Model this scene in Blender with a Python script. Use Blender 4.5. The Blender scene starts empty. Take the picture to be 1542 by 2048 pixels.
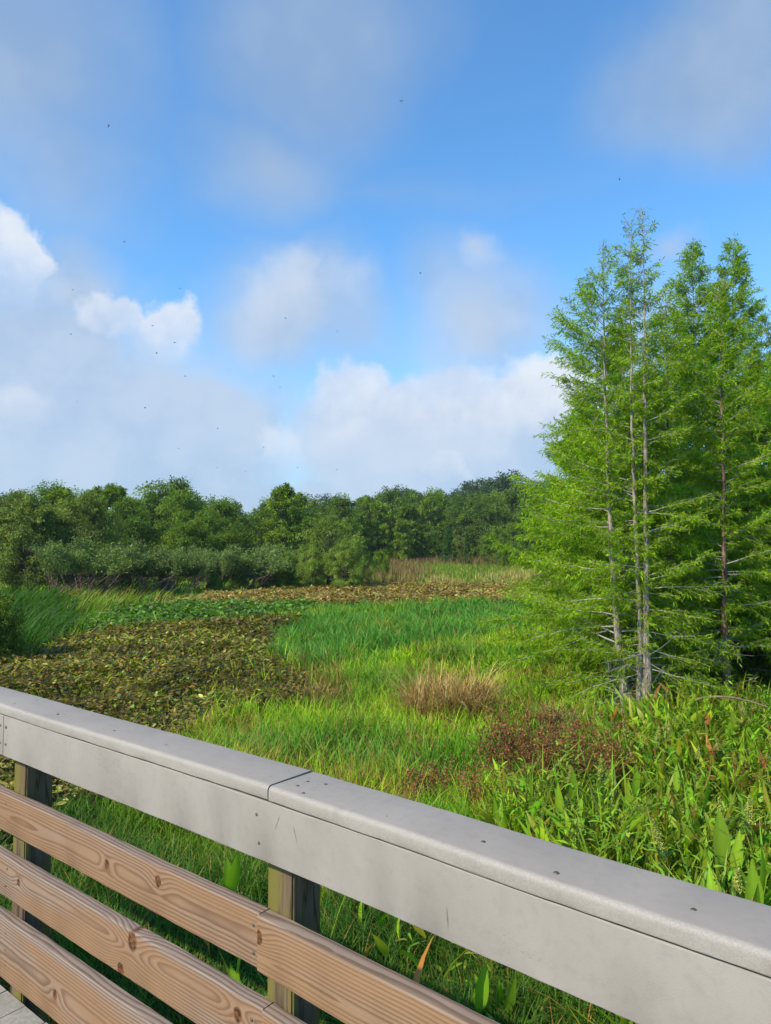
import bpy, bmesh, math
import numpy as np
from mathutils import Vector, Matrix

R = math.radians
SC = bpy.context.scene
COL = SC.collection
F, CX, CY, CAMH = 1450.0, 771.0, 1024.0, 3.0
PIT = math.atan(61 / F)
CP, SP = math.cos(PIT), math.sin(PIT)
SUN_AZ, SUN_EL = -126.0, 41.0
EXPO = .9


# ------------------------------------------------------------------ helpers
def proj(X, Y, Z):
    d = Y * CP + (Z - CAMH) * SP
    return CX + F * X / d, CY - F * (-Y * SP + (Z - CAMH) * CP) / d


def at_z(px, py, z=0.0):
    a, b = (px - CX) / F, (CY - py) / F
    dz = SP + b * CP
    t = (z - CAMH) / dz
    return np.array([t * a, t * (CP - b * SP), z])


def at_d(px, py, Y):
    a, b = (px - CX) / F, (CY - py) / F
    t = Y / (CP - b * SP)
    return np.array([t * a, Y, CAMH + t * (SP + b * CP)])


def _hash(ix, iy, s):
    h = (ix * 374761393 + iy * 668265263 + s * 1442695041) & 0x7FFFFFFF
    h = ((h ^ (h >> 13)) * 1274126177) & 0x7FFFFFFF
    return ((h ^ (h >> 16)) & 0xFFFF) / 65535.0


def vnoise(x, y, s=0):
    x = np.asarray(x, float); y = np.asarray(y, float)
    ix = np.floor(x).astype(np.int64); iy = np.floor(y).astype(np.int64)
    fx = x - ix; fy = y - iy
    fx = fx * fx * (3 - 2 * fx); fy = fy * fy * (3 - 2 * fy)
    a = _hash(ix, iy, s); b = _hash(ix + 1, iy, s); c = _hash(ix, iy + 1, s); d = _hash(ix + 1, iy + 1, s)
    return (a * (1 - fx) + b * fx) * (1 - fy) + (c * (1 - fx) + d * fx) * fy


def fbm(x, y, s=0, o=4):
    t = 0; a = .5; n = 0
    for i in range(o):
        t = t + a * vnoise(x * 2 ** i, y * 2 ** i, s + i * 17); n += a; a *= .5
    return t / n


def inpoly(px, py, poly):
    px = np.asarray(px); py = np.asarray(py)
    r = np.zeros(px.shape, bool); n = len(poly)
    for i in range(n):
        x0, y0 = poly[i]; x1, y1 = poly[(i + 1) % n]
        if y0 == y1: continue
        c = ((y0 > py) != (y1 > py)) & (px < (x1 - x0) * (py - y0) / (y1 - y0) + x0)
        r ^= c
    return r


def unit(v):
    return v / np.maximum(np.linalg.norm(v, axis=-1, keepdims=True), 1e-9)


class Geo:
    """collects vertices, faces and a tint per vertex, then links them as one mesh object"""
    def __init__(s):
        s.V = []; s.Fc = []; s.C = []; s.n = 0

    def add(s, V, faces, col):
        V = np.asarray(V, float).reshape(-1, 3); k = len(V)
        col = np.asarray(col, float)
        if col.ndim == 1: col = np.broadcast_to(col, (k, 3))
        s.V.append(V); s.C.append(col)
        for f in (faces if isinstance(faces, list) else [faces]):
            s.Fc.append(np.asarray(f, np.int64) + s.n)
        s.n += k

    def build(s, name, mat, parent=None, smooth=False):
        V = np.concatenate(s.V); C = np.concatenate(s.C)
        me = bpy.data.meshes.new(name)
        me.vertices.add(len(V)); me.vertices.foreach_set('co', V.astype(np.float32).ravel())
        idx = np.concatenate([f.ravel() for f in s.Fc])
        tot = np.concatenate([np.full(len(f), f.shape[1], np.int64) for f in s.Fc])
        st = np.concatenate([[0], np.cumsum(tot)[:-1]])
        me.loops.add(len(idx)); me.loops.foreach_set('vertex_index', idx.astype(np.int32))
        me.polygons.add(len(tot)); me.polygons.foreach_set('loop_start', st.astype(np.int32))
        if smooth: me.polygons.foreach_set('use_smooth', np.ones(len(tot), bool))
        at = me.attributes.new('tint', 'FLOAT_COLOR', 'POINT')
        at.data.foreach_set('color', np.concatenate([C, np.ones((len(C), 1))], 1).astype(np.float32).ravel())
        me.update(calc_edges=True); me.validate()
        if mat: me.materials.append(mat)
        o = bpy.data.objects.new(name, me); COL.objects.link(o)
        if parent: o.parent = parent
        return o


def tag(o, label=None, cat=None, group=None, kind=None):
    if label: o['label'] = label
    if cat: o['category'] = cat
    if group: o['group'] = group
    if kind: o['kind'] = kind
    return o


def empty(name, loc, rz=0):
    o = bpy.data.objects.new(name, None); COL.objects.link(o)
    o.location = tuple(loc); o.rotation_euler = (0, 0, rz); o.empty_display_size = .2
    return o


def copy_tree(o, parent=None):
    c = o.copy(); COL.objects.link(c)
    if parent: c.parent = parent
    for ch in [x for x in o.children]: copy_tree(ch, c)
    return c


def tube(P, rad, sides=6, flute=0, ph=0):
    P = np.asarray(P, float); n = len(P)
    rad = np.broadcast_to(np.asarray(rad, float), (n,))
    T = np.gradient(P, axis=0); T = unit(T)
    ref = np.array([1., 0, 0]) if abs(T[0][0]) < .8 else np.array([0, 1., 0])
    U = unit(np.cross(T, ref)); W = np.cross(T, U)
    a = np.linspace(0, 2 * np.pi, sides, endpoint=False) + ph
    rr = np.ones((n, sides)) * rad[:, None]
    if flute is not 0:
        fl = np.asarray(flute)
        rr = rr * (1 + fl[:, None] * (np.cos(a * 5)[None] + .5 * np.sin(a * 3 + 1)[None]))
    V = P[:, None] + rr[..., None] * (U[:, None] * np.cos(a)[None, :, None] + W[:, None] * np.sin(a)[None, :, None])
    i = np.arange(n - 1)[:, None] * sides + np.arange(sides)[None]
    j = np.arange(n - 1)[:, None] * sides + (np.arange(sides)[None] + 1) % sides
    Q = np.stack([i, j, j + sides, i + sides], -1).reshape(-1, 4)
    return V.reshape(-1, 3), Q


def blades(g, B, head, h, w, lean, droop, col, seg=3, tipcol=None, roll=None):
    """grass blades as curved tapering strips"""
    n = len(B)
    if n == 0: return
    t = np.linspace(0, 1, seg + 1)
    D = np.stack([np.cos(head), np.sin(head), np.zeros(n)], 1)
    S = np.stack([-np.sin(head), np.cos(head), np.zeros(n)], 1)
    if roll is not None: S = S * np.cos(roll)[:, None] + D * np.sin(roll)[:, None]
    hor = (lean * h)[:, None] * t[None] ** 1.8
    ver = h[:, None] * (t[None] - droop[:, None] * t[None] ** 3)
    C = B[:, None] + D[:, None] * hor[..., None]; C[..., 2] += ver
    wid = (w[:, None] * .5) * np.array([.8 + .4 * math.sin(x * 2.2) if x < .5 else 1.16 * (1 - x) ** .7 * 1.6 for x in t])[None]
    L = C[:, :-1] - S[:, None] * wid[:, :-1, None]; Rr = C[:, :-1] + S[:, None] * wid[:, :-1, None]
    V = np.concatenate([np.stack([L, Rr], 2).reshape(n, -1, 3), C[:, -1:]], 1)
    k = 2 * seg + 1; base = (np.arange(n) * k)[:, None]
    q = np.concatenate([base + np.array([2 * i, 2 * i + 1, 2 * i + 3, 2 * i + 2])[None] for i in range(seg - 1)])
    tr = base + np.array([2 * seg - 2, 2 * seg - 1, 2 * seg])[None]
    cc = np.repeat(col[:, None], k, 1)
    if tipcol is not None:
        f = np.concatenate([np.repeat(t[:-1], 2), [1]]) ** 2
        cc = cc * (1 - f[None, :, None]) + tipcol[:, None] * f[None, :, None]
    g.add(V, [q, tr], cc.reshape(-1, 3))


def lances(g, P, d, up, ln, w, col, seg=4, bend=.25, fold=.25, prof=.8):
    """lance or oval leaves with a folded midrib: base P, direction d, face normal near up"""
    n = len(P)
    if n == 0: return
    t = np.linspace(0, 1, seg + 1)
    d = unit(d); s = unit(np.cross(d, up)); nn = unit(np.cross(s, d))
    bend = np.broadcast_to(bend, (n,))
    C = P[:, None] + d[:, None] * (ln[:, None] * t)[..., None] - nn[:, None] * ((bend * ln)[:, None] * t[None] ** 2)[..., None]
    pr = np.sin(np.pi * np.clip(t, 0.015, .985) ** prof); pr = pr / pr.max()
    W = (w[:, None] * .5) * pr[None]
    lift = nn[:, None] * (W * fold)[..., None]
    L = C - s[:, None] * W[..., None] + lift; Rr = C + s[:, None] * W[..., None] + lift
    V = np.stack([L, C, Rr], 2).reshape(n, -1, 3)
    k = 3 * (seg + 1); base = (np.arange(n) * k)[:, None]
    q = []
    for i in range(seg):
        a = 3 * i
        q += [base + np.array([a, a + 1, a + 4, a + 3])[None], base + np.array([a + 1, a + 2, a + 5, a + 4])[None]]
    cc = np.repeat(col[:, None], k, 1).reshape(n, seg + 1, 3, 3).copy()
    cc[:, :, 1] *= 1.25
    g.add(V, np.concatenate(q), cc.reshape(-1, 3))


def diamonds(g, P, d, s, ln, w, col, bend=None):
    """small leaves or feathery sprays: one bent lozenge each"""
    n = len(P)
    m = P + d * (ln * .5)[:, None]
    tip = P + d * ln[:, None]
    if bend is not None: tip = tip + bend
    V = np.stack([P, m + s * (w * .5)[:, None], tip, m - s * (w * .5)[:, None]], 1).reshape(-1, 3)
    q = (np.arange(n) * 4)[:, None] + np.arange(4)[None]
    g.add(V, q, np.repeat(col, 4, 0))


def jit(rng, base, n, v=.25, hue=.12):
    """natural spread of one leaf colour from plant to plant"""
    b = np.asarray(base, float)
    c = np.broadcast_to(b, (n, 3)) * (1 + rng.normal(0, v, (n, 1)).clip(-.6, .8))
    return np.clip(c * (1 + rng.normal(0, hue, (n, 3))), .004, .9)


# ------------------------------------------------------------------ materials
def newmat(name):
    m = bpy.data.materials.new(name); m.use_nodes = True
    nt = m.node_tree
    for x in list(nt.nodes): nt.nodes.remove(x)
    out = nt.nodes.new('ShaderNodeOutputMaterial')
    return m, nt, out


class N:
    def __init__(s, nt): s.nt = nt; s.L = nt.links
    def new(s, t, **k):
        n = s.nt.nodes.new(t)
        for a, b in k.items(): setattr(n, a, b)
        return n
    def put(s, sock, v):
        if isinstance(v, bpy.types.NodeSocket): s.L.new(v, sock)
        else:
            try: sock.default_value = v
            except Exception: sock.default_value = tuple(v) + (1,)
    def m(s, op, a, b=None, c=None, clamp=False):
        n = s.new('ShaderNodeMath', operation=op, use_clamp=clamp)
        for i, v in enumerate((a, b, c)):
            if v is not None: s.put(n.inputs[i], v)
        return n.outputs[0]
    def mix(s, f, a, b, blend='MIX'):
        n = s.new('ShaderNodeMix', data_type='RGBA', blend_type=blend)
        s.put(n.inputs[0], f); s.put(n.inputs[6], a); s.put(n.inputs[7], b)
        return n.outputs[2]
    def sstep(s, x, lo, hi, a=0., b=1.):
        n = s.new('ShaderNodeMapRange', interpolation_type='SMOOTHSTEP')
        s.put(n.inputs[0], x); s.put(n.inputs[1], lo); s.put(n.inputs[2], hi); s.put(n.inputs[3], a); s.put(n.inputs[4], b)
        return n.outputs[0]
    def noise(s, vec, scale, detail=3., rough=.5, dist=0.):
        n = s.new('ShaderNodeTexNoise'); s.L.new(vec, n.inputs['Vector'])
        n.inputs['Scale'].default_value = scale; n.inputs['Detail'].default_value = detail
        n.inputs['Roughness'].default_value = rough; n.inputs['Distortion'].default_value = dist
        return n.outputs['Fac']
    def vscale(s, vec, v, off=(0, 0, 0)):
        n = s.new('ShaderNodeMapping'); s.L.new(vec, n.inputs[0])
        n.inputs['Scale'].default_value = v; n.inputs['Location'].default_value = off
        return n.outputs[0]
    def bsdf(s, color, rough=.6, spec=.3, normal=None):
        b = s.new('ShaderNodeBsdfPrincipled')
        s.put(b.inputs['Base Color'], color); s.put(b.inputs['Roughness'], rough)
        b.inputs['Specular IOR Level'].default_value = spec
        if normal is not None: s.L.new(normal, b.inputs['Normal'])
        return b
    def bump(s, h, st, dist=.01):
        b = s.new('ShaderNodeBump'); b.inputs['Strength'].default_value = st; b.inputs['Distance'].default_value = dist
        s.L.new(h, b.inputs['Height']); return b.outputs[0]


def leaf_mat(name, trans=.35, rough=.6, spec=.12, tmul=(1.25, 1.35, .5), objvar=.12):
    m, nt, out = newmat(name); n = N(nt)
    a = n.new('ShaderNodeAttribute', attribute_name='tint').outputs['Color']
    if objvar:
        oi = n.new('ShaderNodeObjectInfo').outputs['Random']
        a = n.mix(1., a, n.mix(oi, (1 - objvar, 1 - objvar, 1 - objvar), (1 + objvar, 1 + objvar, 1 + objvar * .3)), 'MULTIPLY')
    b = n.bsdf(a, rough, spec)
    if trans:
        t = n.new('ShaderNodeBsdfTranslucent')
        n.L.new(n.mix(1., a, tmul, 'MULTIPLY'), t.inputs[0])
        mx = n.new('ShaderNodeMixShader'); mx.inputs[0].default_value = trans
        n.L.new(b.outputs[0], mx.inputs[1]); n.L.new(t.outputs[0], mx.inputs[2])
        n.L.new(mx.outputs[0], out.inputs[0])
    else: n.L.new(b.outputs[0], out.inputs[0])
    return m


M_GRASS = leaf_mat('grass_blade', .4, .6, .1, (1.3, 1.5, .3), objvar=0)
M_LEAF = leaf_mat('tree_leaf', .3, .6, .12)
M_CYP = leaf_mat('cypress_leaf', .42, .6, .08, (1.2, 1.4, .35), .06)
M_BROAD = leaf_mat('marsh_leaf', .34, .45, .22, (1.3, 1.4, .4), 0)
M_DRY = leaf_mat('dry_stem', .15, .7, .1, (1.1, 1., .8), 0)
M_SPIKE = leaf_mat('flower_head', .15, .6, .2, (1.1, 1.1, .6), .1)


def bark_mat(name, c1, c2, sc=14):
    m, nt, out = newmat(name); n = N(nt)
    tc = n.new('ShaderNodeTexCoord').outputs['Object']
    v = n.vscale(tc, (1, 1, .16))
    a = n.noise(v, sc * 3, 5, .65); b = n.noise(tc, 3.1, 3, .6)
    f = n.sstep(a, .35, .65)
    f = n.m('MULTIPLY', f, n.sstep(b, .2, .75, .35, 1.))
    a2 = n.new('ShaderNodeAttribute', attribute_name='tint').outputs['Color']
    c = n.mix(1., n.mix(f, c1, c2), a2, 'MULTIPLY')
    bs = n.bsdf(c, .85, .1, n.bump(a, .8, .02))
    n.L.new(bs.outputs[0], out.inputs[0]); return m


M_BARK = bark_mat('cypress_bark', (.135, .10, .075), (.47, .39, .305))
M_BARK_RED = bark_mat('red_brown_bark', (.075, .045, .03), (.30, .19, .13))
M_BARK_DARK = bark_mat('dark_bark', (.045, .035, .028), (.17, .14, .11), 8)
M_TWIG = bark_mat('grey_twig', (.24, .215, .18), (.46, .42, .36), 20)


def mud_mat():
    m, nt, out = newmat('marsh_mud'); n = N(nt)
    tc = n.new('ShaderNodeTexCoord').outputs['Object']
    a = n.noise(tc, .6, 5, .6); b = n.noise(tc, 9., 4, .6)
    c = n.mix(n.sstep(a, .4, .65), (.022, .02, .012), (.05, .055, .02))
    c = n.mix(n.m('MULTIPLY', b, .6), c, (.05, .042, .024))
    bs = n.bsdf(c, .8, .2, n.bump(b, .6, .05))
    n.L.new(bs.outputs[0], out.inputs[0]); return m


def paint_mat(name='weathered_grey_paint', marks=()):
    m, nt, out = newmat(name); n = N(nt)
    tc = n.new('ShaderNodeTexCoord').outputs['Object']
    a = n.noise(tc, 2.2, 5, .6); b = n.noise(tc, 42., 4, .65); c3 = n.noise(tc, 330., 2, .6)
    c = n.mix(n.sstep(a, .3, .7), (.255, .219, .186), (.285, .247, .212))
    c = n.mix(n.m('MULTIPLY', n.sstep(b, .45, .75), .36), c, (.205, .178, .152))
    c = n.mix(n.m('MULTIPLY', n.sstep(c3, .55, .75), .16), c, (.19, .178, .165))
    # sandy grit where the rounded front edge is worn
    geo = n.new('ShaderNodeSeparateXYZ'); n.L.new(tc, geo.inputs[0])
    edge = n.m('MULTIPLY', n.sstep(n.m('ABSOLUTE', n.m('ADD', geo.outputs[1], .076)), 0., .012, 1., 0.), n.sstep(c3, .42, .6))
    c = n.mix(n.m('MULTIPLY', edge, .4), c, (.37, .33, .285))
    # thin drying cracks that run along the board, and a few scuffs
    v = n.vscale(tc, (2.2, 9, 9))
    crack = n.noise(v, 1.6, 6, .7)
    cr = n.sstep(n.m('ABSOLUTE', n.m('SUBTRACT', crack, .5)), 0., .006, 1., 0.)
    cr = n.m('MULTIPLY', cr, n.sstep(n.noise(tc, 1.7, 2, .5), .52, .66))
    c = n.mix(n.m('MULTIPLY', cr, .6), c, (.12, .10, .09))
    sc = n.noise(n.vscale(tc, (7, 2, 2), (3, 1, 5)), 2.1, 2, .5)
    c = n.mix(n.m('MULTIPLY', n.sstep(sc, .66, .8), .28), c, (.17, .135, .11))
    # two dark scrapes on the fascia and grey weather stains
    st = n.noise(n.vscale(tc, (3.5, 5, 5), (2, 7, 1)), 1.5, 6, .65)
    c = n.mix(n.m('MULTIPLY', n.sstep(st, .5, .72), .09), c, (.17, .155, .14))
    for sx, sz, tilt in marks:
        u = n.m('ADD', n.m('SUBTRACT', geo.outputs[0], sx), n.m('MULTIPLY', geo.outputs[2], tilt))
        mk = n.m('MULTIPLY', n.sstep(n.m('ABSOLUTE', u), 0., .003, 1., 0.), n.sstep(n.m('ABSOLUTE', n.m('SUBTRACT', geo.outputs[2], sz)), .008, .026, 1., 0.))
        c = n.mix(n.m('MULTIPLY', mk, n.sstep(b, .3, .6, .3, .8)), c, (.075, .055, .045))
    h = n.m('ADD', n.m('MULTIPLY', b, .6), c3)
    bs = n.bsdf(c, .62, .28, n.bump(h, .12, .003))
    n.L.new(bs.outputs[0], out.inputs[0]); return m


M_PAINT = paint_mat()


def wood_mat(name, seed, knots=(), pith=(.05, .0), spacing=.0085, grey=.25, pale=(.25, .144, .078), dark=(.112, .052, .024), topz=.07):
    """sawn pine: growth rings about a wandering pith, bent round knots; greyed along the top edge"""
    m, nt, out = newmat(name); n = N(nt)
    tc = n.new('ShaderNodeTexCoord').outputs['Object']
    s3 = n.new('ShaderNodeSeparateXYZ'); n.L.new(tc, s3.inputs[0]); x, y, z = s3.outputs
    vx = n.vscale(tc, (1, 0, 0), (seed * 3.7, seed, 0))
    w1 = n.m('SUBTRACT', n.noise(vx, 1.1, 2, .5), .5)
    w2 = n.m('SUBTRACT', n.noise(n.vscale(tc, (1, 0, 0), (seed * 5.1 + 40, 3, 0)), .9, 2, .5), .5)
    warp = n.m('SUBTRACT', n.noise(n.vscale(tc, (2.2, 14, 14), (seed, seed * 2, 0)), 1., 3, .55), .5)
    cy = n.m('ADD', n.m('ADD', y, pith[0]), n.m('MULTIPLY', w1, .028))
    cz = n.m('ADD', n.m('ADD', z, pith[1]), n.m('MULTIPLY', w2, .06))
    r = n.m('SQRT', n.m('ADD', n.m('MULTIPLY', cy, cy), n.m('MULTIPLY', cz, cz)))
    r = n.m('ADD', r, n.m('MULTIPLY', warp, .012))
    kmask = None
    for (kx, kz, kr) in knots:
        dx = n.m('DIVIDE', n.m('SUBTRACT', x, kx), kr * 3.2); dz = n.m('DIVIDE', n.m('SUBTRACT', z, kz), kr * 2.)
        e = n.m('POWER', 2.718, n.m('MULTIPLY', n.m('ADD', n.m('MULTIPLY', dx, dx), n.m('MULTIPLY', dz, dz)), -1.))
        r = n.m('ADD', r, n.m('MULTIPLY', e, kr * 1.1))
        ex = n.m('DIVIDE', n.m('SUBTRACT', x, kx), kr * .8); ez = n.m('DIVIDE', n.m('SUBTRACT', z, kz), kr)
        d2 = n.m('SQRT', n.m('ADD', n.m('MULTIPLY', ex, ex), n.m('MULTIPLY', ez, ez)))
        d2 = n.m('ADD', d2, n.m('MULTIPLY', warp, .5))
        k1 = n.sstep(d2, .85, 1.25, 1., 0.)
        kmask = k1 if kmask is None else n.m('MAXIMUM', kmask, k1)
    q = n.m('FRACT', n.m('DIVIDE', r, spacing))
    late = n.m('MULTIPLY', n.sstep(q, .3, .86), n.sstep(q, .93, 1., 1., .0))
    fib = n.noise(n.vscale(tc, (6, 260, 260)), 1., 3, .6)
    big = n.noise(n.vscale(tc, (1.3, 10, 10), (seed * 2, 0, seed)), 1., 3, .5)
    c = n.mix(n.m('MULTIPLY', late, n.sstep(big, .25, .75, .45, .8)), pale, dark)
    c = n.mix(n.m('MULTIPLY', n.sstep(fib, .35, .7), .35), c, n.mix(.5, c, dark))
    g = n.m('ADD', n.m('MULTIPLY', n.sstep(big, .4, .7), grey), n.m('MULTIPLY', n.sstep(n.m('ADD', z, n.m('MULTIPLY', warp, .004)), topz - .008, topz, 0., 1.), .75))
    gc = n.mix(late, (.235, .178, .145), (.12, .083, .063))
    c = n.mix(n.m('MINIMUM', g, .85), c, gc)
    if kmask is not None:
        kc = n.mix(n.sstep(n.noise(tc, 90., 2, .5), .35, .65), (.028, .012, .006), (.16, .06, .02))
        c = n.mix(n.m('MULTIPLY', kmask, .95), c, kc)
    h = n.m('ADD', n.m('MULTIPLY', late, .5), n.m('MULTIPLY', fib, .5))
    bs = n.bsdf(c, .7, .2, n.bump(h, .25, .0012))
    n.L.new(bs.outputs[0], out.inputs[0]); return m


def post_mat():
    m, nt, out = newmat('algae_stained_post'); n = N(nt)
    tc = n.new('ShaderNodeTexCoord').outputs['Object']
    a = n.noise(n.vscale(tc, (30, 30, 2.2)), 1., 4, .6); b = n.noise(n.vscale(tc, (16, 16, 2.5), (4, 2, 1)), 1., 4, .6)
    c = n.mix(n.sstep(a, .35, .7), (.155, .105, .066), (.045, .03, .02))
    c = n.mix(n.m('MULTIPLY', n.sstep(b, .46, .58), .85), c, (.15, .125, .026))
    ck = n.sstep(n.m('ABSOLUTE', n.m('SUBTRACT', n.noise(n.vscale(tc, (14, 14, .7), (9, 1, 0)), 1., 2, .5), .5)), 0., .012, 1., 0.)
    c = n.mix(n.m('MULTIPLY', ck, .7), c, (.03, .02, .015))
    bs = n.bsdf(c, .85, .12, n.bump(a, .4, .004))
    n.L.new(bs.outputs[0], out.inputs[0]); return m


M_POST = post_mat()


def plain(name, c, rough=.6, spec=.3, metal=0.):
    m, nt, out = newmat(name); n = N(nt)
    tc = n.new('ShaderNodeTexCoord').outputs['Object']
    a = n.noise(tc, 60., 3, .6)
    b = n.bsdf(n.mix(a, tuple(x * .75 for x in c), tuple(x * 1.2 for x in c)), rough, spec)
    b.inputs['Metallic'].default_value = metal
    n.L.new(b.outputs[0], out.inputs[0]); return m


M_SCREW = plain('rusted_screw', (.13, .095, .075), .55, .4, .5)
M_INSECT = plain('insect_body', (.03, .03, .035), .5, .3)


def deck_mat():
    m, nt, out = newmat('bleached_deck'); n = N(nt)
    tc = n.new('ShaderNodeTexCoord').outputs['Object']
    a = n.noise(n.vscale(tc, (60, 60, 60)), 1., 2, .6); b = n.noise(tc, 5., 3, .6)
    c = n.mix(n.sstep(a, .35, .7), (.30, .27, .23), (.235, .205, .17))
    c = n.mix(n.m('MULTIPLY', n.sstep(b, .5, .7), .4), c, (.18, .155, .13))
    bs = n.bsdf(c, .75, .2, n.bump(a, .2, .0006))
    n.L.new(bs.outputs[0], out.inputs[0]); return m


# ------------------------------------------------------------------ camera, sun, sky
cam = bpy.data.cameras.new('camera'); cam.sensor_fit = 'VERTICAL'; cam.sensor_height = 36
cam.lens = F / 2048 * 36; cam.clip_start = .05; cam.clip_end = 3000
co = bpy.data.objects.new('camera', cam); COL.objects.link(co)
co.location = (0, 0, CAMH); co.rotation_euler = (math.pi / 2 + PIT, 0, 0); SC.camera = co

sl = bpy.data.lights.new('sun', 'SUN'); sl.energy = 3.3; sl.angle = R(.6); sl.color = (1, .91, .74)
so = bpy.data.objects.new('sun', sl); COL.objects.link(so)
sd = Vector((math.sin(R(SUN_AZ)) * math.cos(R(SUN_EL)), math.cos(R(SUN_AZ)) * math.cos(R(SUN_EL)), math.sin(R(SUN_EL))))
so.rotation_euler = sd.to_track_quat('Z', 'Y').to_euler()


def sky():
    w = bpy.data.worlds.new('World'); SC.world = w; w.use_nodes = True
    nt = w.node_tree; n = N(nt); bg = nt.nodes['Background']
    st = n.new('ShaderNodeTexSky', sky_type='NISHITA'); st.sun_disc = False
    st.sun_elevation = R(SUN_EL); st.sun_rotation = R(SUN_AZ % 360)
    st.air_density = 1.0; st.dust_density = .6; st.ozone_density = 2.0
    ST = .11
    d = n.new('ShaderNodeTexCoord').outputs['Generated']
    s3 = n.new('ShaderNodeSeparateXYZ'); n.L.new(d, s3.inputs[0])
    az = n.m('ARCTAN2', s3.outputs[0], s3.outputs[1]); el = n.m('ARCSINE', s3.outputs[2])
    warp_a = n.noise(d, 5., 4, .55); warp_b = n.noise(n.vscale(d, (1, 1, 1), (7, 3, 1)), 5., 4, .55)
    fine_a = n.noise(d, 26., 5, .6); fine_b = n.noise(n.vscale(d, (1, 1, 1), (2, 9, 4)), 26., 5, .6)
    def warped(am, fm):
        a = n.m('ADD', az, n.m('ADD', n.m('MULTIPLY', n.m('SUBTRACT', warp_a, .5), am), n.m('MULTIPLY', n.m('SUBTRACT', fine_a, .5), fm)))
        e = n.m('ADD', el, n.m('ADD', n.m('MULTIPLY', n.m('SUBTRACT', warp_b, .5), am), n.m('MULTIPLY', n.m('SUBTRACT', fine_b, .5), fm)))
        return a, e
    def aim(px, py):
        v = at_d(px, py, 1.) - np.array([0, 0, CAMH]); v = v / np.linalg.norm(v)
        return math.atan2(v[0], v[1]), math.asin(v[2])
    def field(c, blobs, vert=False):
        tot = None
        for (px, py, rx, ry, wt) in blobs:
            a0, e0 = aim(px, py)
            u = n.m('DIVIDE', n.m('SUBTRACT', c[0], a0), rx / F); v = n.m('DIVIDE', n.m('SUBTRACT', c[1], e0), ry / F)
            f = n.m('SUBTRACT', 1., n.m('SQRT', n.m('ADD', n.m('MULTIPLY', u, u), n.m('MULTIPLY', v, v))))
            f = n.m('MULTIPLY', f, wt)
            if vert: f = n.m('MULTIPLY', n.sstep(f, .0, .34), n.sstep(v, -1.0, .45, 0., 1.)); f = n.m('MULTIPLY', f, wt)
            tot = f if tot is None else n.m('MAXIMUM', tot, f)
        return tot
    ws = warped(.16, .012); wp = warped(.12, .055)
    soft_hi = field(ws, [(70, 110, 330, 300, .95), (640, 90, 360, 260, 1.), (1450, 110, 300, 230, 1.1), (530, 330, 290, 170, .7), (150, 330, 240, 200, .65), (860, 60, 240, 180, .2),
                         (800, 400, 700, 60, .3), (1330, 540, 90, 60, .6)])
    soft_lo = field(ws, [(40, 770, 330, 300, 1.7), (330, 850, 340, 190, 1.7), (1130, 820, 300, 160, 1.2), (60, 900, 760, 380, 1.6), (590, 640, 300, 190, 1.), (960, 640, 240, 210, .95), (740, 690, 480, 190, .45), (975, 500, 60, 50, .6), (120, 560, 160, 160, .9), (900, 900, 560, 190, 1.6),
                         (771, 1010, 3000, 120, 1.3), (1280, 760, 260, 240, .8), (-900, 600, 900, 400, 1.), (2400, 500, 700, 400, 1.)])
    puff = field(wp, [(15, 500, 62, 95, 1.), (205, 618, 85, 42, .85), (265, 640, 70, 40, .8), (330, 650, 75, 75, .95), (75, 565, 50, 60, .35), (720, 815, 130, 95, .9), (900, 830, 190, 120, .9),
                      (1090, 800, 150, 110, 1.), (560, 905, 70, 55, .6), (905, 935, 75, 55, .75), (570, 590, 130, 100, .5), (700, 580, 90, 70, .35), (975, 510, 60, 50, .4), (10, 800, 70, 60, .5), (830, 900, 300, 100, .55)], True)
    skyc = n.mix(1., st.outputs[0], (.62, 1.06, 1.30), 'MULTIPLY')
    k = 1 / ST / 2 ** EXPO
    def cl(r, g, b):
        f = lambda v: ((v / 255 + .055) / 1.055) ** 2.4 * k
        return (f(r), f(g), f(b))
    lum = n.sstep(el, .24, .58)
    # colour of the cloud itself: lower, farther banks are thicker and paler
    softc = n.mix(lum, cl(196, 212, 234), cl(160, 185, 216))
    var = n.noise(d, 7.5, 5, .55)
    softc = n.mix(n.sstep(var, .36, .64), softc, n.mix(lum, cl(176, 199, 228), cl(145, 175, 214)))
    dens = n.m('MAXIMUM', n.m('MULTIPLY', n.sstep(soft_hi, .0, .85), .9), n.m('MULTIPLY', n.sstep(soft_lo, .0, .9), .93))
    c = n.mix(dens, skyc, softc)
    pc = n.mix(n.sstep(n.noise(d, 11., 5, .6), .3, .7), cl(205, 219, 240), cl(236, 242, 250))
    c = n.mix(n.m('MULTIPLY', puff, .92), c, pc)
    n.L.new(c, bg.inputs[0]); bg.inputs[1].default_value = ST


sky()
SC.view_settings.view_transform = 'Standard'; SC.view_settings.look = 'None'
SC.view_settings.exposure = EXPO; SC.view_settings.gamma = 1.0
SC.cycles.max_bounces = 6; SC.cycles.diffuse_bounces = 3; SC.cycles.glossy_bounces = 2; SC.cycles.transmission_bounces = 3
SC.cycles.caustics_reflective = False; SC.cycles.caustics_refractive = False
SC.cycles.use_denoising = True; SC.cycles.denoiser = 'OPENIMAGEDENOISE'; SC.cycles.denoising_input_passes = 'RGB_ALBEDO_NORMAL'; SC.cycles.denoising_prefilter = 'ACCURATE'

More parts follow.
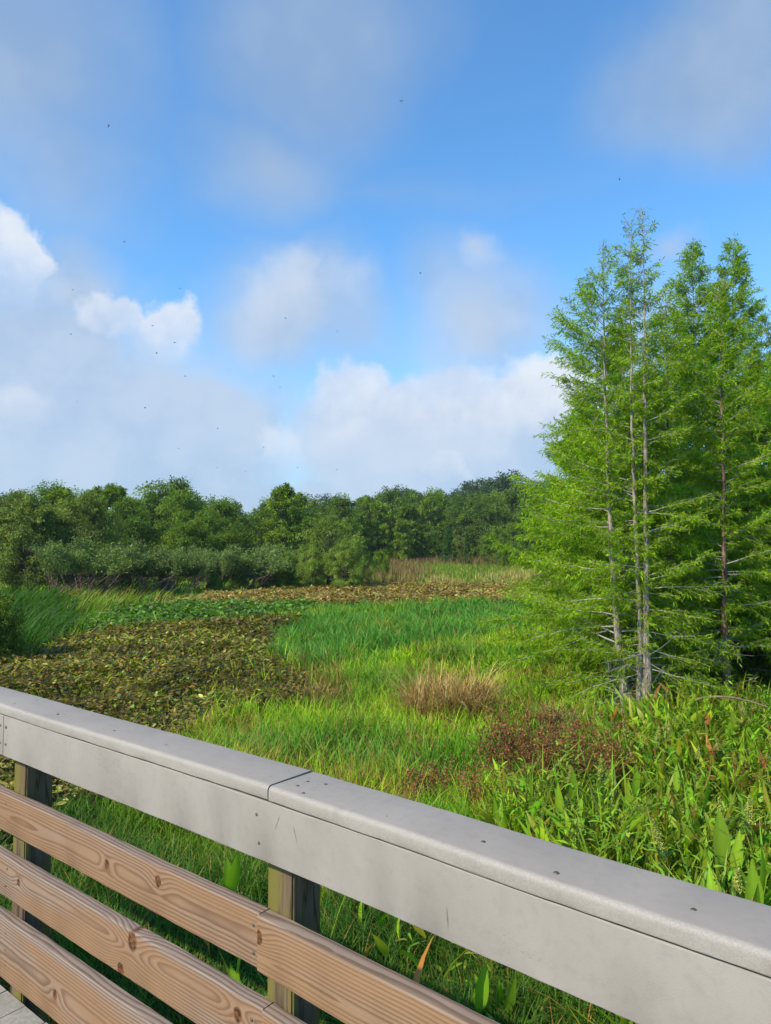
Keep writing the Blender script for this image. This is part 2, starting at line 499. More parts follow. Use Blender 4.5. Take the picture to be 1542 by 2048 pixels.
# ------------------------------------------------------------------ boardwalk railing
J = np.array([-.295, 1.864])
TH_L, TH_R = R(51.5), R(49.5)
DL = np.array([-math.sin(TH_L), math.cos(TH_L)]); DR = np.array([math.sin(TH_R), -math.cos(TH_R)])
NL = np.array([math.cos(TH_L), math.sin(TH_L)]); NR = np.array([math.cos(TH_R), math.sin(TH_R)])
ZC = lambda v: CAMH + v


def board(name, mat, parent, side, s0, s1, n0, n1, z0, z1, rad=.004, rads=None, wob=.0015, seed=0, segs=60, bend=False):
    """a sawn board along the rail: rounded cross-section swept from s0 to s1, slightly out of true"""
    d = DL if side < 0 else DR; nn = NL if side < 0 else NR
    # local x runs toward the right of the photograph on both halves
    dx = -d if side < 0 else d
    a, b = (-s1, -s0) if side < 0 else (s0, s1)
    hy, hz = (n1 - n0) / 2, (z1 - z0) / 2
    cs = []
    rads = rads or (rad,) * 4          # front-bottom, back-bottom, back-top, front-top
    for (sy, sz, a0), rr in zip(((-1, -1, 180), (1, -1, 270), (1, 1, 0), (-1, 1, 90)), rads):
        for k in range(5):
            t = R(a0 + 90 * k / 4)
            cs.append((sy * (hy - rr) + rr * math.cos(t), sz * (hz - rr) + rr * math.sin(t)))
    cs = np.array(cs); k = len(cs)
    xs = np.linspace(a, b, segs); ln = (b - a) / 2; xs = xs - (a + b) / 2
    wy = (vnoise(xs * 2.3 + seed * 9, xs * 0, 3) - .5) * wob * 2; wz = (vnoise(xs * 2.9 + seed * 5, xs * 0, 8) - .5) * wob * 2
    ii = np.arange(k)
    ed = (fbm(xs[:, None] * 25 + seed, ii[None] * .6, 5, 2) - .5) * min(wob, .0012) * 1.3
    V = np.stack([np.repeat(xs[:, None], k, 1), cs[None, :, 0] * (1 + 0 * xs[:, None]) + wy[:, None] + ed, cs[None, :, 1] + wz[:, None] + ed], -1).reshape(-1, 3)
    i = np.arange(segs - 1)[:, None] * k + ii[None]; j = np.arange(segs - 1)[:, None] * k + (ii[None] + 1) % k
    Q = np.stack([i, i + k, j + k, j], -1).reshape(-1, 4)
    if bend:                            # follow the bend of the walk past the middle post
        mx, my = (a + b) / 2, (n0 + n1) / 2; rx, ry = V[:, 0] + mx, V[:, 1] + my; t = TH_R - TH_L
        f = rx > 0; V[f, 0] = (rx * math.cos(t) - ry * math.sin(t))[f] - mx; V[f, 1] = (rx * math.sin(t) + ry * math.cos(t))[f] - my
    g = Geo(); g.add(V, [Q, ii[None], (ii + (segs - 1) * k)[::-1][None]], (1, 1, 1))
    o = g.build(name, mat, None, True)
    md = o.data
    c = J + d * ((s0 + s1) / 2) + nn * ((n0 + n1) / 2)
    mat4 = Matrix(((dx[0], nn[0], 0, c[0]), (dx[1], nn[1], 0, c[1]), (0, 0, 1, (z0 + z1) / 2), (0, 0, 0, 1)))
    o.matrix_world = mat4
    if parent:
        o.parent = parent; o.matrix_parent_inverse = parent.matrix_world.inverted()
    try:
        md.set_sharp_from_angle(angle=R(40))
    except Exception: pass
    return o, (a + b) / 2


def screw_mesh(r):
    g = Geo()
    prof = [(0, .0016), (r * .3, .0016), (r * .32, .0008), (r * .75, .0014), (r, .0004), (r * 1.02, -.004)]
    sd_ = 10; a = np.linspace(0, 2 * np.pi, sd_, endpoint=False)
    V = np.concatenate([np.stack([np.full(sd_, -h), rr * np.cos(a), rr * np.sin(a)], 1) for rr, h in prof])
    n_ = len(prof); i = np.arange(n_ - 1)[:, None] * sd_ + np.arange(sd_)[None]; j = np.arange(n_ - 1)[:, None] * sd_ + (np.arange(sd_)[None] + 1) % sd_
    g.add(V, np.stack([i, j, j + sd_, i + sd_], -1).reshape(-1, 4), (1, 1, 1))
    return g


SCREW = []


def screw(boardobj, x, y, z, face):
    """screw head set into a board; face 'front' looks along -y of the board, 'top' along +z"""
    if not SCREW:
        o = screw_mesh(.0054).build('screw', M_SCREW); SCREW.append(o)
    else:
        o = SCREW[0].copy(); COL.objects.link(o)
    o.parent = boardobj; o.location = (x, y, z)
    o.rotation_euler = (0, 0, R(90)) if face == 'front' else (0, R(90), 0)
    if face == 'front': o.rotation_euler = (0, 0, R(90))
    return o


bpy.context.view_layer.update()
rail = tag(empty('boardwalk_railing', (J[0], J[1], ZC(-1.690))), 'wooden boardwalk railing with pale grey cap over rough brown side boards', 'railing')
bpy.context.view_layer.update()
FT = .04                      # board thickness
PF = .040                     # front plane of the posts
C_TOP, C_BOT, FA_BOT = -.616, -.6525, -.8075
# cap boards (two in view, butted with a small gap at the bend) and fascia
capL, mL = board('cap_rail', M_PAINT, rail, -1, .0026, 4.4, -.004, .157, ZC(C_BOT), ZC(C_TOP), rads=(.004, .004, .006, .013), seed=1, segs=150)
capR, mR = board('cap_rail', M_PAINT, rail, 1, .0026, 2.9, -.004, .157, ZC(C_BOT), ZC(C_TOP), rads=(.004, .004, .006, .013), seed=2, segs=110)
fasL, fL = board('fascia_board', M_PAINT, rail, -1, 1.4765, 4.4, 0, PF - .001, ZC(FA_BOT), ZC(C_BOT - .004), rad=.003, seed=3, segs=120)
fasR, fR = board('fascia_board', M_PAINT, rail, -1, -2.9, 1.4745, 0, PF - .001, ZC(FA_BOT), ZC(C_BOT - .004), rad=.003, seed=4, segs=150, bend=True)
capL['label'] = 'pale grey cap board left of the open joint'; capR['label'] = 'pale grey cap board nearest the viewer'
# screws of the cap: s, n on the left / right boards
for s, nn_ in ((.045, .11), (.22, .03), (.52, .055), (.05, .05), (.80, .05), (1.17, .05), (1.45, .11), (1.52, .055), (1.75, .06), (1.46, .03)):
    screw(capL, -s - mL, nn_ - .0745, (C_TOP - C_BOT) / 2 - .0004, 'top')
for s, nn_ in ((.05, .085), (.055, .045), (.10, .10), (.36, .035), (.105, .018), (.60, .06), (.78, .03), (1.02, .055), (1.29, .03)):
    screw(capR, s - mR, nn_ - .0745, (C_TOP - C_BOT) / 2 - .0004, 'top')
hz_ = (C_BOT - .004 - FA_BOT) / 2
for s, z in ((1.498, .036), (1.498, -.03)):
    screw(fasL, -s - fL, -PF / 2 + .0003, z, 'front')
for s, z in ((.045, .035), (.035, -.035), (1.455, .035), (1.455, -.028)):
    screw(fasR, -s - fR, -PF / 2 + .0003, z, 'front')

fasR.data.materials[0] = paint_mat('scraped_grey_paint', ((-fR + .018, .035, -.45), (-fR + .105, .02, .35), (-fR + .55, -.03, .1)))
# brown side boards: three rows
K1 = [(-.78, .0, .011), (-.42, .018, .012)]
rows = []
b1L, m1 = board('side_board', wood_mat('pine_board_one', 3.1, [(.0, .0, .0001)], (.055, .0), .0082, .15), rail, -1, .036, 4.4, 0, FT, ZC(-1.0815), ZC(-.9445), seed=11, segs=140, wob=.0012)
b1R, m1r = board('side_board', wood_mat('pine_board_two', 7.3, [(-1.47 - .0, .02, .02)], (.03, .03), .0095, .1, (.27, .156, .082), (.112, .052, .024)), rail, 1, -.034, 2.9, -.006, FT - .002, ZC(-1.0845), ZC(-.9455), seed=12, segs=100, wob=.0012)
b2L, m2 = board('side_board', wood_mat('pine_board_three', 12.7, [], (.04, -.03), .009, .45), rail, -1, .02, 4.4, 0, FT, ZC(-1.319), ZC(-1.1735), seed=13, segs=140, wob=.0014)
b2R, m2r = board('side_board', wood_mat('pine_board_four', 15.2, [], (.06, .02), .0085, .3), rail, 1, -.018, 2.9, -.003, FT - .002, ZC(-1.321), ZC(-1.1755), seed=14, segs=100, wob=.0012)
b3L, m3 = board('side_board', wood_mat('pine_board_five', 21.4, [], (.07, .01), .0095, .65, topz=.098), rail, -1, .02, 4.4, 0, FT, ZC(-1.615), ZC(-1.397), seed=15, segs=140, wob=.0014)
b3R, m3r = board('side_board', wood_mat('pine_board_six', 26.2, [], (.05, -.02), .009, .3, topz=.098), rail, 1, -.018, 2.9, -.002, FT - .002, ZC(-1.615), ZC(-1.398), seed=16, segs=100)


def rewood(o, *a, **k):
    o.data.materials[0] = wood_mat(*a, **k)


# knots sit at measured distances along each board (local x of the board)
rewood(b1L, 'pine_board_one', 3.1, [(-m1 - .745, .000, .014), (-m1 - .47, .026, .016), (-m1 - 1.72, .0, .02)], (.055, .0), .0082, .32)
rewood(b1R, 'pine_board_two', 7.3, [(-m1r - .03, .018, .018)], (.03, .03), .0098, .28, (.27, .156, .082), (.112, .052, .024))
rewood(b2L, 'pine_board_three', 12.7, [(-m2 - .60, .045, .028), (-m2 - .66, -.06, .02), (-m2 - .115, .02, .019), (-m2 - 1.33, .01, .012)], (.04, -.03), .009, .65)
rewood(b3L, 'pine_board_five', 21.4, [(-m3 - 1.05, -.02, .016)], (.07, .01), .0095, .65, topz=.098)
for s, z in ((.055, .035), (.053, -.034), (1.44, .035), (1.42, -.03), (2.88, .03), (2.9, -.035)):
    screw(b1L, -s - m1, -FT / 2 + .0003, z, 'front')
for s, z in ((.012, .036), (.012, -.034), (1.44, .03), (1.44, -.03)):
    screw(b1R, s - m1r, -FT / 2 + .0001, z, 'front')
for s, z in ((1.42, .035), (1.43, -.03), (.06, .03), (.06, -.03)):
    screw(b2L, -s - m2, -FT / 2 + .0003, z, 'front')
for s, z in ((1.42, .06), (1.42, .0), (1.42, -.055), (.06, .05), (.06, -.05)):
    screw(b3L, -s - m3, -FT / 2 + .0003, z, 'front')

# posts
for side, s in ((-1, .001), (-1, 1.42), (-1, 2.86), (-1, 4.33), (1, 1.44), (1, 2.8)):
    board_o = None
    d = DL if side < 0 else DR; nn = NL if side < 0 else NR
    c = J + d * s + nn * (PF + .052)
    zb, zt = -.3, ZC(C_BOT - .003)
    bm = bmesh.new(); bmesh.ops.create_cube(bm, size=1)
    bmesh.ops.scale(bm, vec=(.096, .104, zt - zb), verts=bm.verts)
    bmesh.ops.bevel(bm, geom=[e for e in bm.edges if abs(e.verts[0].co.z - e.verts[1].co.z) > .5], offset=.005, segments=3, affect='EDGES')
    me = bpy.data.meshes.new('post'); bm.to_mesh(me); bm.free(); me.materials.append(M_POST)
    o = bpy.data.objects.new('post', me); COL.objects.link(o)
    o.matrix_world = Matrix.Translation((c[0], c[1], (zb + zt) / 2)) @ Matrix.Rotation(math.atan2(nn[1], nn[0]) - math.pi / 2, 4, 'Z')
    o.parent = rail; o.matrix_parent_inverse = rail.matrix_world.inverted()

# deck: boards across the walk, butted with small gaps, behind the line of the posts
g = Geo(); rng = np.random.default_rng(5)
for side, smax in ((-1, 4.4), (1, 2.9)):
    d = DL if side < 0 else DR; nn = NL if side < 0 else NR
    s = .0
    while s < smax:
        w = .148; n0, n1 = -2.2, PF - .004 + rng.uniform(-.004, .002); zt = ZC(-1.690) + rng.uniform(-.0015, .0015)
        P = [J + d * a + nn * b for a, b in ((s + .003, n0), (s + w - .003, n0), (s + w - .003, n1), (s + .003, n1))]
        if side > 0: P = P[::-1]
        V = [(p[0], p[1], z) for z in (zt - .036, zt) for p in P]
        # rounded top edges: an inset ring 3 mm lower
        cxy = np.mean(P, 0)
        g.add(V, np.array([[0, 1, 2, 3], [4, 7, 6, 5], [0, 4, 5, 1], [1, 5, 6, 2], [2, 6, 7, 3], [3, 7, 4, 0]]), (1, 1, 1))
        s += w
    # rim joist under the edge of the boards
    a0, a1 = J + nn * (PF - .045), J + d * smax + nn * (PF - .045); b0, b1 = a0 + nn * .036, a1 + nn * .036
    V = [(p[0], p[1], z) for z in (ZC(-1.964), ZC(-1.7305)) for p in (a0, a1, b1, b0)]
    g.add(V, np.array([[0, 1, 2, 3], [4, 7, 6, 5], [0, 4, 5, 1], [1, 5, 6, 2], [2, 6, 7, 3], [3, 7, 4, 0]]), (.6, .6, .6))
deck = g.build('boardwalk_deck', deck_mat()); deck.data.polygons.foreach_set('use_smooth', np.zeros(len(deck.data.polygons), bool)); tag(deck, 'bleached grey plank deck of the boardwalk', 'deck', kind='structure')

# ------------------------------------------------------------------ ground
def ground():
    g = Geo(); n = 160
    u = np.linspace(-1, 1, n); xs = np.sign(u) * (np.abs(u) ** 2.2) * 420
    X, Y = np.meshgrid(xs, xs + 20)
    Dd = np.hypot(X, Y)
    Z = (fbm(X * .18, Y * .18, 3, 4) - .5) * .22
    Z = Z + np.clip((Dd - 130) / 120, 0, 1) * 3.0
    i = np.arange(n - 1)[:, None] * n + np.arange(n - 1)[None]
    Q = np.stack([i, i + 1, i + n + 1, i + n], -1).reshape(-1, 4)
    g.add(np.stack([X, Y, Z], -1).reshape(-1, 3), Q, (1, 1, 1))
    o = g.build('marsh_ground', mud_mat(), None, True); tag(o, 'dark wet mud under the marsh plants', 'ground', kind='structure')


ground()
# ------------------------------------------------------------------ marsh zones (outlines of the plant beds, laid on the ground)
Z_NEARBED = [(-700, 1420), (-200, 1335), (60, 1290), (150, 1262), (260, 1246), (400, 1238), (500, 1222), (585, 1228), (525, 1262), (540, 1300), (620, 1338), (648, 1372), (560, 1392), (430, 1412), (320, 1462), (200, 1560), (-700, 1900)]
Z_GREENBED = [(150, 1262), (215, 1220), (300, 1203), (420, 1196), (640, 1202), (600, 1222), (500, 1222), (400, 1238), (260, 1246)]
Z_FARBED = [(310, 1200), (420, 1184), (560, 1173), (700, 1166), (1060, 1164), (1100, 1196), (640, 1199), (420, 1197)]
Z_TEAL = [(525, 1262), (600, 1222), (640, 1197), (1100, 1192), (1130, 1240), (960, 1262), (800, 1290), (640, 1330), (545, 1300)]
Z_CATTAIL = [(-700, 1400), (-200, 1335), (60, 1290), (150, 1258), (215, 1218), (330, 1194), (340, 1180), (100, 1172), (-700, 1180)]
Z_MEADOW = [(700, 1167), (690, 1112), (1300, 1112), (1300, 1164)]
Z_BROADLF = [(1200, 1432), (1120, 1475), (1060, 1540), (985, 1620), (1050, 1760), (1180, 1850), (1400, 2400), (3500, 2400), (3500, 1380), (1500, 1395)]
Z_WEED = [(830, 1512), (900, 1478), (985, 1440), (1060, 1412), (1180, 1440), (1225, 1480), (1200, 1530), (1060, 1570), (960, 1548)]


def under_walk(X, Y, pad=.32):
    """true on the viewer's side of the railing"""
    a = (X - J[0]) * NL[0] + (Y - J[1]) * NL[1]; b = (X - J[0]) * NR[0] + (Y - J[1]) * NR[1]
    return np.minimum(a, b) < pad


def scatter(rng, n0, d0, d1, half=.66, power=1.3):
    """points thinning out with distance"""
    k = 2 - power
    r = (d0 ** k + rng.random(n0) * (d1 ** k - d0 ** k)) ** (1 / k)
    a = rng.uniform(-half, half, n0)
    return r * np.sin(a), r * np.cos(a)


def zones(X, Y, rng, amp=1.):
    D = np.hypot(X, Y)
    jx = (fbm(X * .9, Y * .9, 31) - .5) * 1.6 + rng.normal(0, .22, len(X)) * amp
    jy = (fbm(X * .9, Y * .9, 47) - .5) * 1.6 + rng.normal(0, .22, len(X)) * amp
    px, py = proj(X + jx * D * .03, Y + jy * D * .05, np.full(len(X), .38))
    return px, py


def grass():
    rng = np.random.default_rng(11)
    X, Y = scatter(rng, 760000, 2.6, 62, .7, 1.3)
    k = ~under_walk(X, Y); X, Y = X[k], Y[k]
    px, py = zones(X, Y, rng)
    inbed = inpoly(px, py, Z_NEARBED) | inpoly(px, py, Z_GREENBED) | inpoly(px, py, Z_FARBED)
    k = ~(inbed & (rng.random(len(X)) < .965)) & ~(inpoly(px, py, Z_CATTAIL) | inpoly(px, py, Z_MEADOW))
    k &= py > 1155
    bl = inpoly(px, py, Z_BROADLF); wd = inpoly(px, py, Z_WEED)
    k &= ~(bl & (rng.random(len(X)) < .86)) & ~(wd & (rng.random(len(X)) < .4))
    # nothing but a few blades grows in the shade of the cypress stand
    k &= ~((px > 1190) & (py < 1425) & (rng.random(len(X)) < .8))
    X, Y, px, py = X[k], Y[k], px[k], py[k]
    D = np.hypot(X, Y); n = len(X)
    teal = np.clip((fbm(X * .5, Y * .5, 9) - .5) * 2.5 + inpoly(px, py, Z_TEAL) * 1.0, 0, 1)
    mound = fbm(X * .55, Y * .55, 21, 4); tuft = fbm(X * 2.6, Y * 2.6, 23, 3)
    keep = rng.random(n) < np.clip(.5 + 1.5 * (tuft - .25), .3, 1)
    X, Y, D, teal, mound, tuft, px, py = [v[keep] for v in (X, Y, D, teal, mound, tuft, px, py)]; n = len(X)
    far = np.clip(D / 9., .8, 6.)
    h = (.18 + .46 * mound) * (.45 + 1.0 * tuft) * rng.uniform(.55, 1.3, n) * (1 + .25 * teal)
    near = np.clip((5.5 - D) / 3, 0, 1)
    h *= (1 - .15 * near)
    w = rng.uniform(.006, .0115, n) * far ** 1.0
    lean = rng.uniform(.15, .95, n) + near * .25; droop = rng.uniform(.05, .5, n) + (rng.random(n) < .2) * .35 + near * .2
    head = rng.uniform(0, 2 * np.pi, n) * .75 + 1.2 * fbm(X * .4, Y * .4, 77)
    cy = jit(rng, (.27, .43, .022), n, .19, .10); dp = fbm(X * .7 + 3, Y * .7, 66, 3) > .56; cy[dp] = jit(rng, (.15, .32, .022), int(dp.sum()), .2, .1); ct = jit(rng, (.10, .255, .042), n, .2, .10)
    cshade = jit(rng, (.06, .14, .022), n, .28, .14)
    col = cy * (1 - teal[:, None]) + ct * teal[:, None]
    nn = np.clip((4.3 - ((X - J[0]) * NL[0] + (Y - J[1]) * NL[1])) / 1.6, 0, 1)[:, None] * .95; col = col * (1 - nn) + cshade * nn  # boardwalk shade painted into the blade colour, darker towards the railing
    patch = fbm(X * .8 + 9, Y * .8, 55, 3)
    pd = np.clip((patch - .57) * 5, 0, .5) * (1 - teal) + .05
    # straw round the edge of the beds
    for (sx, sy, rx, ry, a) in ((640, 1365, 60, 45, .8), (480, 1300, 70, 50, .45), (400, 1440, 110, 40, .5), (900, 1370, 110, 60, .6), (1140, 1330, 60, 60, .4), (720, 1430, 90, 50, .3), (1250, 1415, 120, 30, .35)):
        pd = np.maximum(pd, a * np.exp(-((px - sx) / rx) ** 2 - ((py - sy) / ry) ** 2))
    dry = rng.random(n) < pd
    col[dry] = jit(rng, (.30, .21, .065), int(dry.sum()), .25, .1)
    tip = col * np.array([1.25, 1.1, 1.0])
    B = np.stack([X, Y, (mound - .5) * .12], 1)
    g = Geo()
    nr = D < 12
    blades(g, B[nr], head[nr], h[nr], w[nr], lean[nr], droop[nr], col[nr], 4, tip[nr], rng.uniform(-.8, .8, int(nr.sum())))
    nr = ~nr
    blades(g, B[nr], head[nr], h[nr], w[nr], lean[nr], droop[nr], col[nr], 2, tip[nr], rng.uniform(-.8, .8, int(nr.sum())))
    tag(g.build('marsh_grass', M_GRASS), 'long green grass filling the middle of the marsh', 'grass', kind='stuff')


def meadow():
    rng = np.random.default_rng(12); g = Geo()
    n = 60000
    X = rng.uniform(-12, 48, n); Y = 46 + rng.random(n) * 66
    px, py = zones(X, Y, rng)
    k = inpoly(px, py, Z_MEADOW); X, Y, px, py = X[k], Y[k], px[k], py[k]; n = len(X)
    nz = fbm(X * .16, Y * .07, 5, 3)
    red = (px + (nz - .5) * 90 < 842) | (py < 1128)
    straw = (py > 1138) & (nz > .47)
    col = jit(rng, (.20, .26, .035), n, .25, .1)
    col[straw] = jit(rng, (.36, .31, .09), int(straw.sum()), .25, .1)
    rr = red & (rng.random(n) < .42)
    col[rr] = jit(rng, (.25, .165, .07), int(rr.sum()), .25, .12)
    h = np.where(rr, rng.uniform(.7, 1.35, n), rng.uniform(.3, .7, n)); h = h * (.7 + .6 * nz)
    blades(g, np.stack([X, Y, 0 * X], 1), rng.uniform(0, 6.3, n), h, rng.uniform(.03, .07, n), rng.uniform(.05, .35, n), rng.uniform(0, .15, n), col, 2)
    tag(g.build('far_meadow', M_GRASS), 'strip of russet reeds and pale straw grass before the far wood', 'meadow', kind='stuff')


def cattails():
    rng = np.random.default_rng(13); g = Geo()
    n = 60000
    X, Y = scatter(rng, n, 9, 46, .8, 1.1)
    k = ~under_walk(X, Y, .5); X, Y = X[k], Y[k]
    px, py = zones(X, Y, rng, .6)
    k = inpoly(px, py, Z_CATTAIL); X, Y, px, py = X[k], Y[k], px[k], py[k]; n = len(X)
    D = np.hypot(X, Y); nz = fbm(X * .6, Y * .6, 3, 3)
    h = (.5 + .6 * nz) * rng.uniform(.65, 1.2, n)
    col = jit(rng, (.10, .18, .02), n, .3, .12)
    b = (rng.random(n) < np.clip((nz - .4) * 2.2, .1, .6)); col[b] = jit(rng, (.24, .215, .06), int(b.sum()), .2, .1)
    dk = px + (nz - .5) * 140 < 150; col[dk] = jit(rng, (.04, .095, .018), int(dk.sum()), .25, .1)
    head = rng.normal(.15, .55, n)
    blades(g, np.stack([X, Y, 0 * X], 1), head, h, rng.uniform(.014, .024, n) * np.clip(D / 12, 1, 2.4), rng.uniform(.3, .85, n), rng.uniform(.05, .3, n), col, 3, np.clip(col * 1.25, 0, .5), rng.uniform(-.8, .8, n))
    tag(g.build('sedge_bed', M_GRASS), 'bed of tall slanting yellow green sedge beside the left shrubs', 'sedge', kind='stuff')


def leaf_bed(name, label, poly, n0, xr, yr, pal, probs, size, hz, seed, droopy=.4):
    """floating-leaf bed: rounded leaves on short stalks"""
    rng = np.random.default_rng(seed); g = Geo()
    X = rng.uniform(*xr, n0); Y = rng.uniform(*yr, n0)
    k = ~under_walk(X, Y, .5); X, Y = X[k], Y[k]
    px, py = zones(X, Y, rng, 1.2)
    k = inpoly(px, py, poly); X, Y = X[k], Y[k]
    cl = fbm(X * 1.4, Y * 1.4, seed, 3); k = rng.random(len(X)) < np.clip(.35 + 1.8 * (cl - .28), .12, 1); X, Y, cl = X[k], Y[k], cl[k]; n = len(X)
    Dn = np.hypot(X, Y)
    az = rng.uniform(0, 2 * np.pi, n); up = rng.uniform(.1, 1.6, n)
    d = np.stack([np.cos(az), np.sin(az), up * .8 - droopy * .5], 1)
    P = np.stack([X, Y, hz * (.35 + .9 * cl) * rng.uniform(.3, 1.25, n)], 1)
    ln = size * rng.uniform(.65, 1.3, n) * np.clip(Dn / 14, 1, 2.2) ** .6; w = ln * rng.uniform(.42, .68, n)
    big = fbm(X * .55 + 3, Y * .55, seed + 5, 3)
    ch = np.searchsorted(np.cumsum(probs), np.clip(rng.random(n) * .8 + (big - .5) * .75 + .1, 0, .999))
    col = np.array(pal)[np.minimum(ch, len(pal) - 1)] * (1 + rng.normal(0, .25, (n, 1)).clip(-.6, .8)) * (1 + rng.normal(0, .08, (n, 3)))
    lances(g, P, d, np.stack([rng.normal(0, .35, n), rng.normal(0, .35, n), np.ones(n)], 1), ln, w, np.clip(col, .005, .8), 3, rng.uniform(-.1, .6, n), .3, .7)
    st = rng.random(n) < .5; ns = int(st.sum())
    blades(g, np.stack([X, Y, 0 * X], 1)[st], az[st], P[st, 2] * 1.1 + .02, np.full(ns, .008), rng.uniform(0, .4, ns), np.zeros(ns), jit(rng, (.11, .10, .03), ns), 2)
    tag(g.build(name, M_BROAD), label, 'leaf bed', kind='stuff')


def broadleaf_bed():
    rng = np.random.default_rng(17); g = Geo()
    X, Y = scatter(rng, 60000, 3.4, 13.5, .95, .55)
    k = ~under_walk(X, Y, .45); X, Y = X[k], Y[k]
    px, py = zones(X, Y, rng)
    bl = inpoly(px, py, Z_BROADLF); k = bl | (rng.random(len(X)) < .03) & (np.hypot(X, Y) < 6) & (px > 380)
    k &= ~(inpoly(px, py, Z_WEED) & (rng.random(len(X)) < .88))
    k &= rng.random(len(X)) < np.clip((fbm(X * 2.4, Y * 2.4, 71, 3) - .33) * 4, .06, 1)
    X, Y = X[k], Y[k]; n = len(X)
    m = fbm(X * 1.1, Y * 1.1, 4, 3); kind = fbm(X * .9 + 5, Y * .9, 14, 3) + rng.normal(0, .08, n)
    D = np.hypot(X, Y)
    # upright lance leaves on stalks
    s = kind < .64; ns = int(s.sum()); az = rng.uniform(0, 6.283, ns); tilt = rng.uniform(.05, 1.0, ns)
    B = np.stack([X[s], Y[s], np.zeros(ns)], 1)
    hs = (.18 + .42 * m[s]) * rng.uniform(.35, 1.25, ns)
    d = np.stack([np.cos(az) * tilt, np.sin(az) * tilt, np.ones(ns)], 1); d = unit(d)
    P = B + d * hs[:, None] * .8; P[:, 2] = B[:, 2] + hs
    c = jit(rng, (.17, .26, .012), ns, .32, .14); dr = rng.random(ns) < .08; c[dr] = jit(rng, (.26, .13, .035), int(dr.sum()))
    yl = rng.random(ns) < .10; c[yl] = jit(rng, (.22, .22, .03), int(yl.sum()))
    lances(g, P, d, np.stack([np.cos(az + 1.6), np.sin(az + 1.6), .3 * np.ones(ns)], 1) + rng.normal(0, .4, (ns, 3)), rng.uniform(.15, .32, ns), rng.uniform(.030, .075, ns), c, 4, rng.uniform(.0, .3, ns) + (rng.random(ns) < .25) * rng.uniform(.2, .8, ns), .35, .75)
    blades(g, B, az, hs * 1.03, np.full(ns, .010), tilt * .6, np.zeros(ns), c * .95, 2)
    # strap leaves
    s = kind > .54; ns = int(s.sum() ); az = rng.uniform(0, 6.283, ns)
    blades(g, np.stack([X[s], Y[s], np.zeros(ns)], 1), az, rng.uniform(.45, .95, ns), rng.uniform(.014, .030, ns), rng.uniform(.15, .7, ns), rng.uniform(.0, .3, ns), jit(rng, (.16, .24, .012), ns, .32, .14), 5, None, rng.uniform(-1, 1, ns))
    # leafy knotweed stems with small alternate leaves
    s = rng.random(n) < .12; ns = int(s.sum()); xs, ys = X[s], Y[s]; L = 12
    az = rng.uniform(0, 6.283, ns); ln = rng.uniform(.45, .95, ns); lean = rng.uniform(.05, .4, ns)
    blades(g, np.stack([xs, ys, np.zeros(ns)], 1), az, ln, np.full(ns, .009), lean, np.zeros(ns), jit(rng, (.13, .13, .03), ns), 3)
    t = np.linspace(.3, 1, L)[None]
    C = np.stack([xs[:, None] + np.cos(az)[:, None] * lean[:, None] * ln[:, None] * t ** 1.8, ys[:, None] + np.sin(az)[:, None] * lean[:, None] * ln[:, None] * t ** 1.8, ln[:, None] * t], -1).reshape(-1, 3)
    k2 = len(C); a2 = np.tile(np.arange(L) * 2.4, ns) + np.repeat(az, L) + rng.normal(0, .3, k2)
    dd = np.stack([np.cos(a2), np.sin(a2), rng.uniform(.1, 1.0, k2)], 1)
    lances(g, C, dd, np.tile([0, 0, 1.], (k2, 1)) + rng.normal(0, .2, (k2, 3)), rng.uniform(.07, .14, k2), rng.uniform(.016, .028, k2), jit(rng, (.17, .28, .018), k2, .28, .12), 3, rng.uniform(.1, .5, k2), .3, .75)
    tag(g.build('broadleaf_marsh_plants', M_BROAD), 'dense bed of glossy lance leaved plants beyond the railing on the right', 'marsh plants', kind='stuff')


grass(); meadow(); cattails()
leaf_bed('water_hyacinth_bed', 'olive and brown withering hyacinth leaves beyond the left of the railing', Z_NEARBED, 210000, (-16, 1), (5, 27),
         [(.06, .055, .012), (.125, .10, .018), (.185, .125, .028), (.14, .19, .02), (.32, .26, .05), (.36, .36, .08)], [.22, .25, .21, .16, .11, .05], .10, .32, 3)
leaf_bed('green_hyacinth_bed', 'green strip of hyacinth leaves along the sedge bed', Z_GREENBED, 80000, (-14, 0), (20, 42),
         [(.06, .12, .014), (.09, .18, .02), (.12, .22, .03), (.2, .22, .04), (.09, .12, .02)], [.25, .35, .25, .05, .1], .125, .34, 4)
leaf_bed('brown_lily_bed', 'far strip of russet and tan withered leaves', Z_FARBED, 260000, (-16, 16), (26, 52),
         [(.15, .085, .024), (.22, .135, .04), (.32, .235, .06), (.36, .31, .09), (.16, .17, .025)], [.17, .25, .28, .2, .1], .11, .34, 6)
broadleaf_bed()


# ------------------------------------------------------------------ trees
def branch_pts(P0, d0, ln, n, rng, up=.0, wig=.06):
    P = [np.array(P0, float)]; d = unit(np.asarray(d0, float)); st = ln / (n - 1)
    for i in range(n - 1):
        d = unit(d + np.array([0, 0, up / (n - 1)]) + rng.normal(0, wig, 3))
        P.append(P[-1] + d * st)
    return np.array(P)


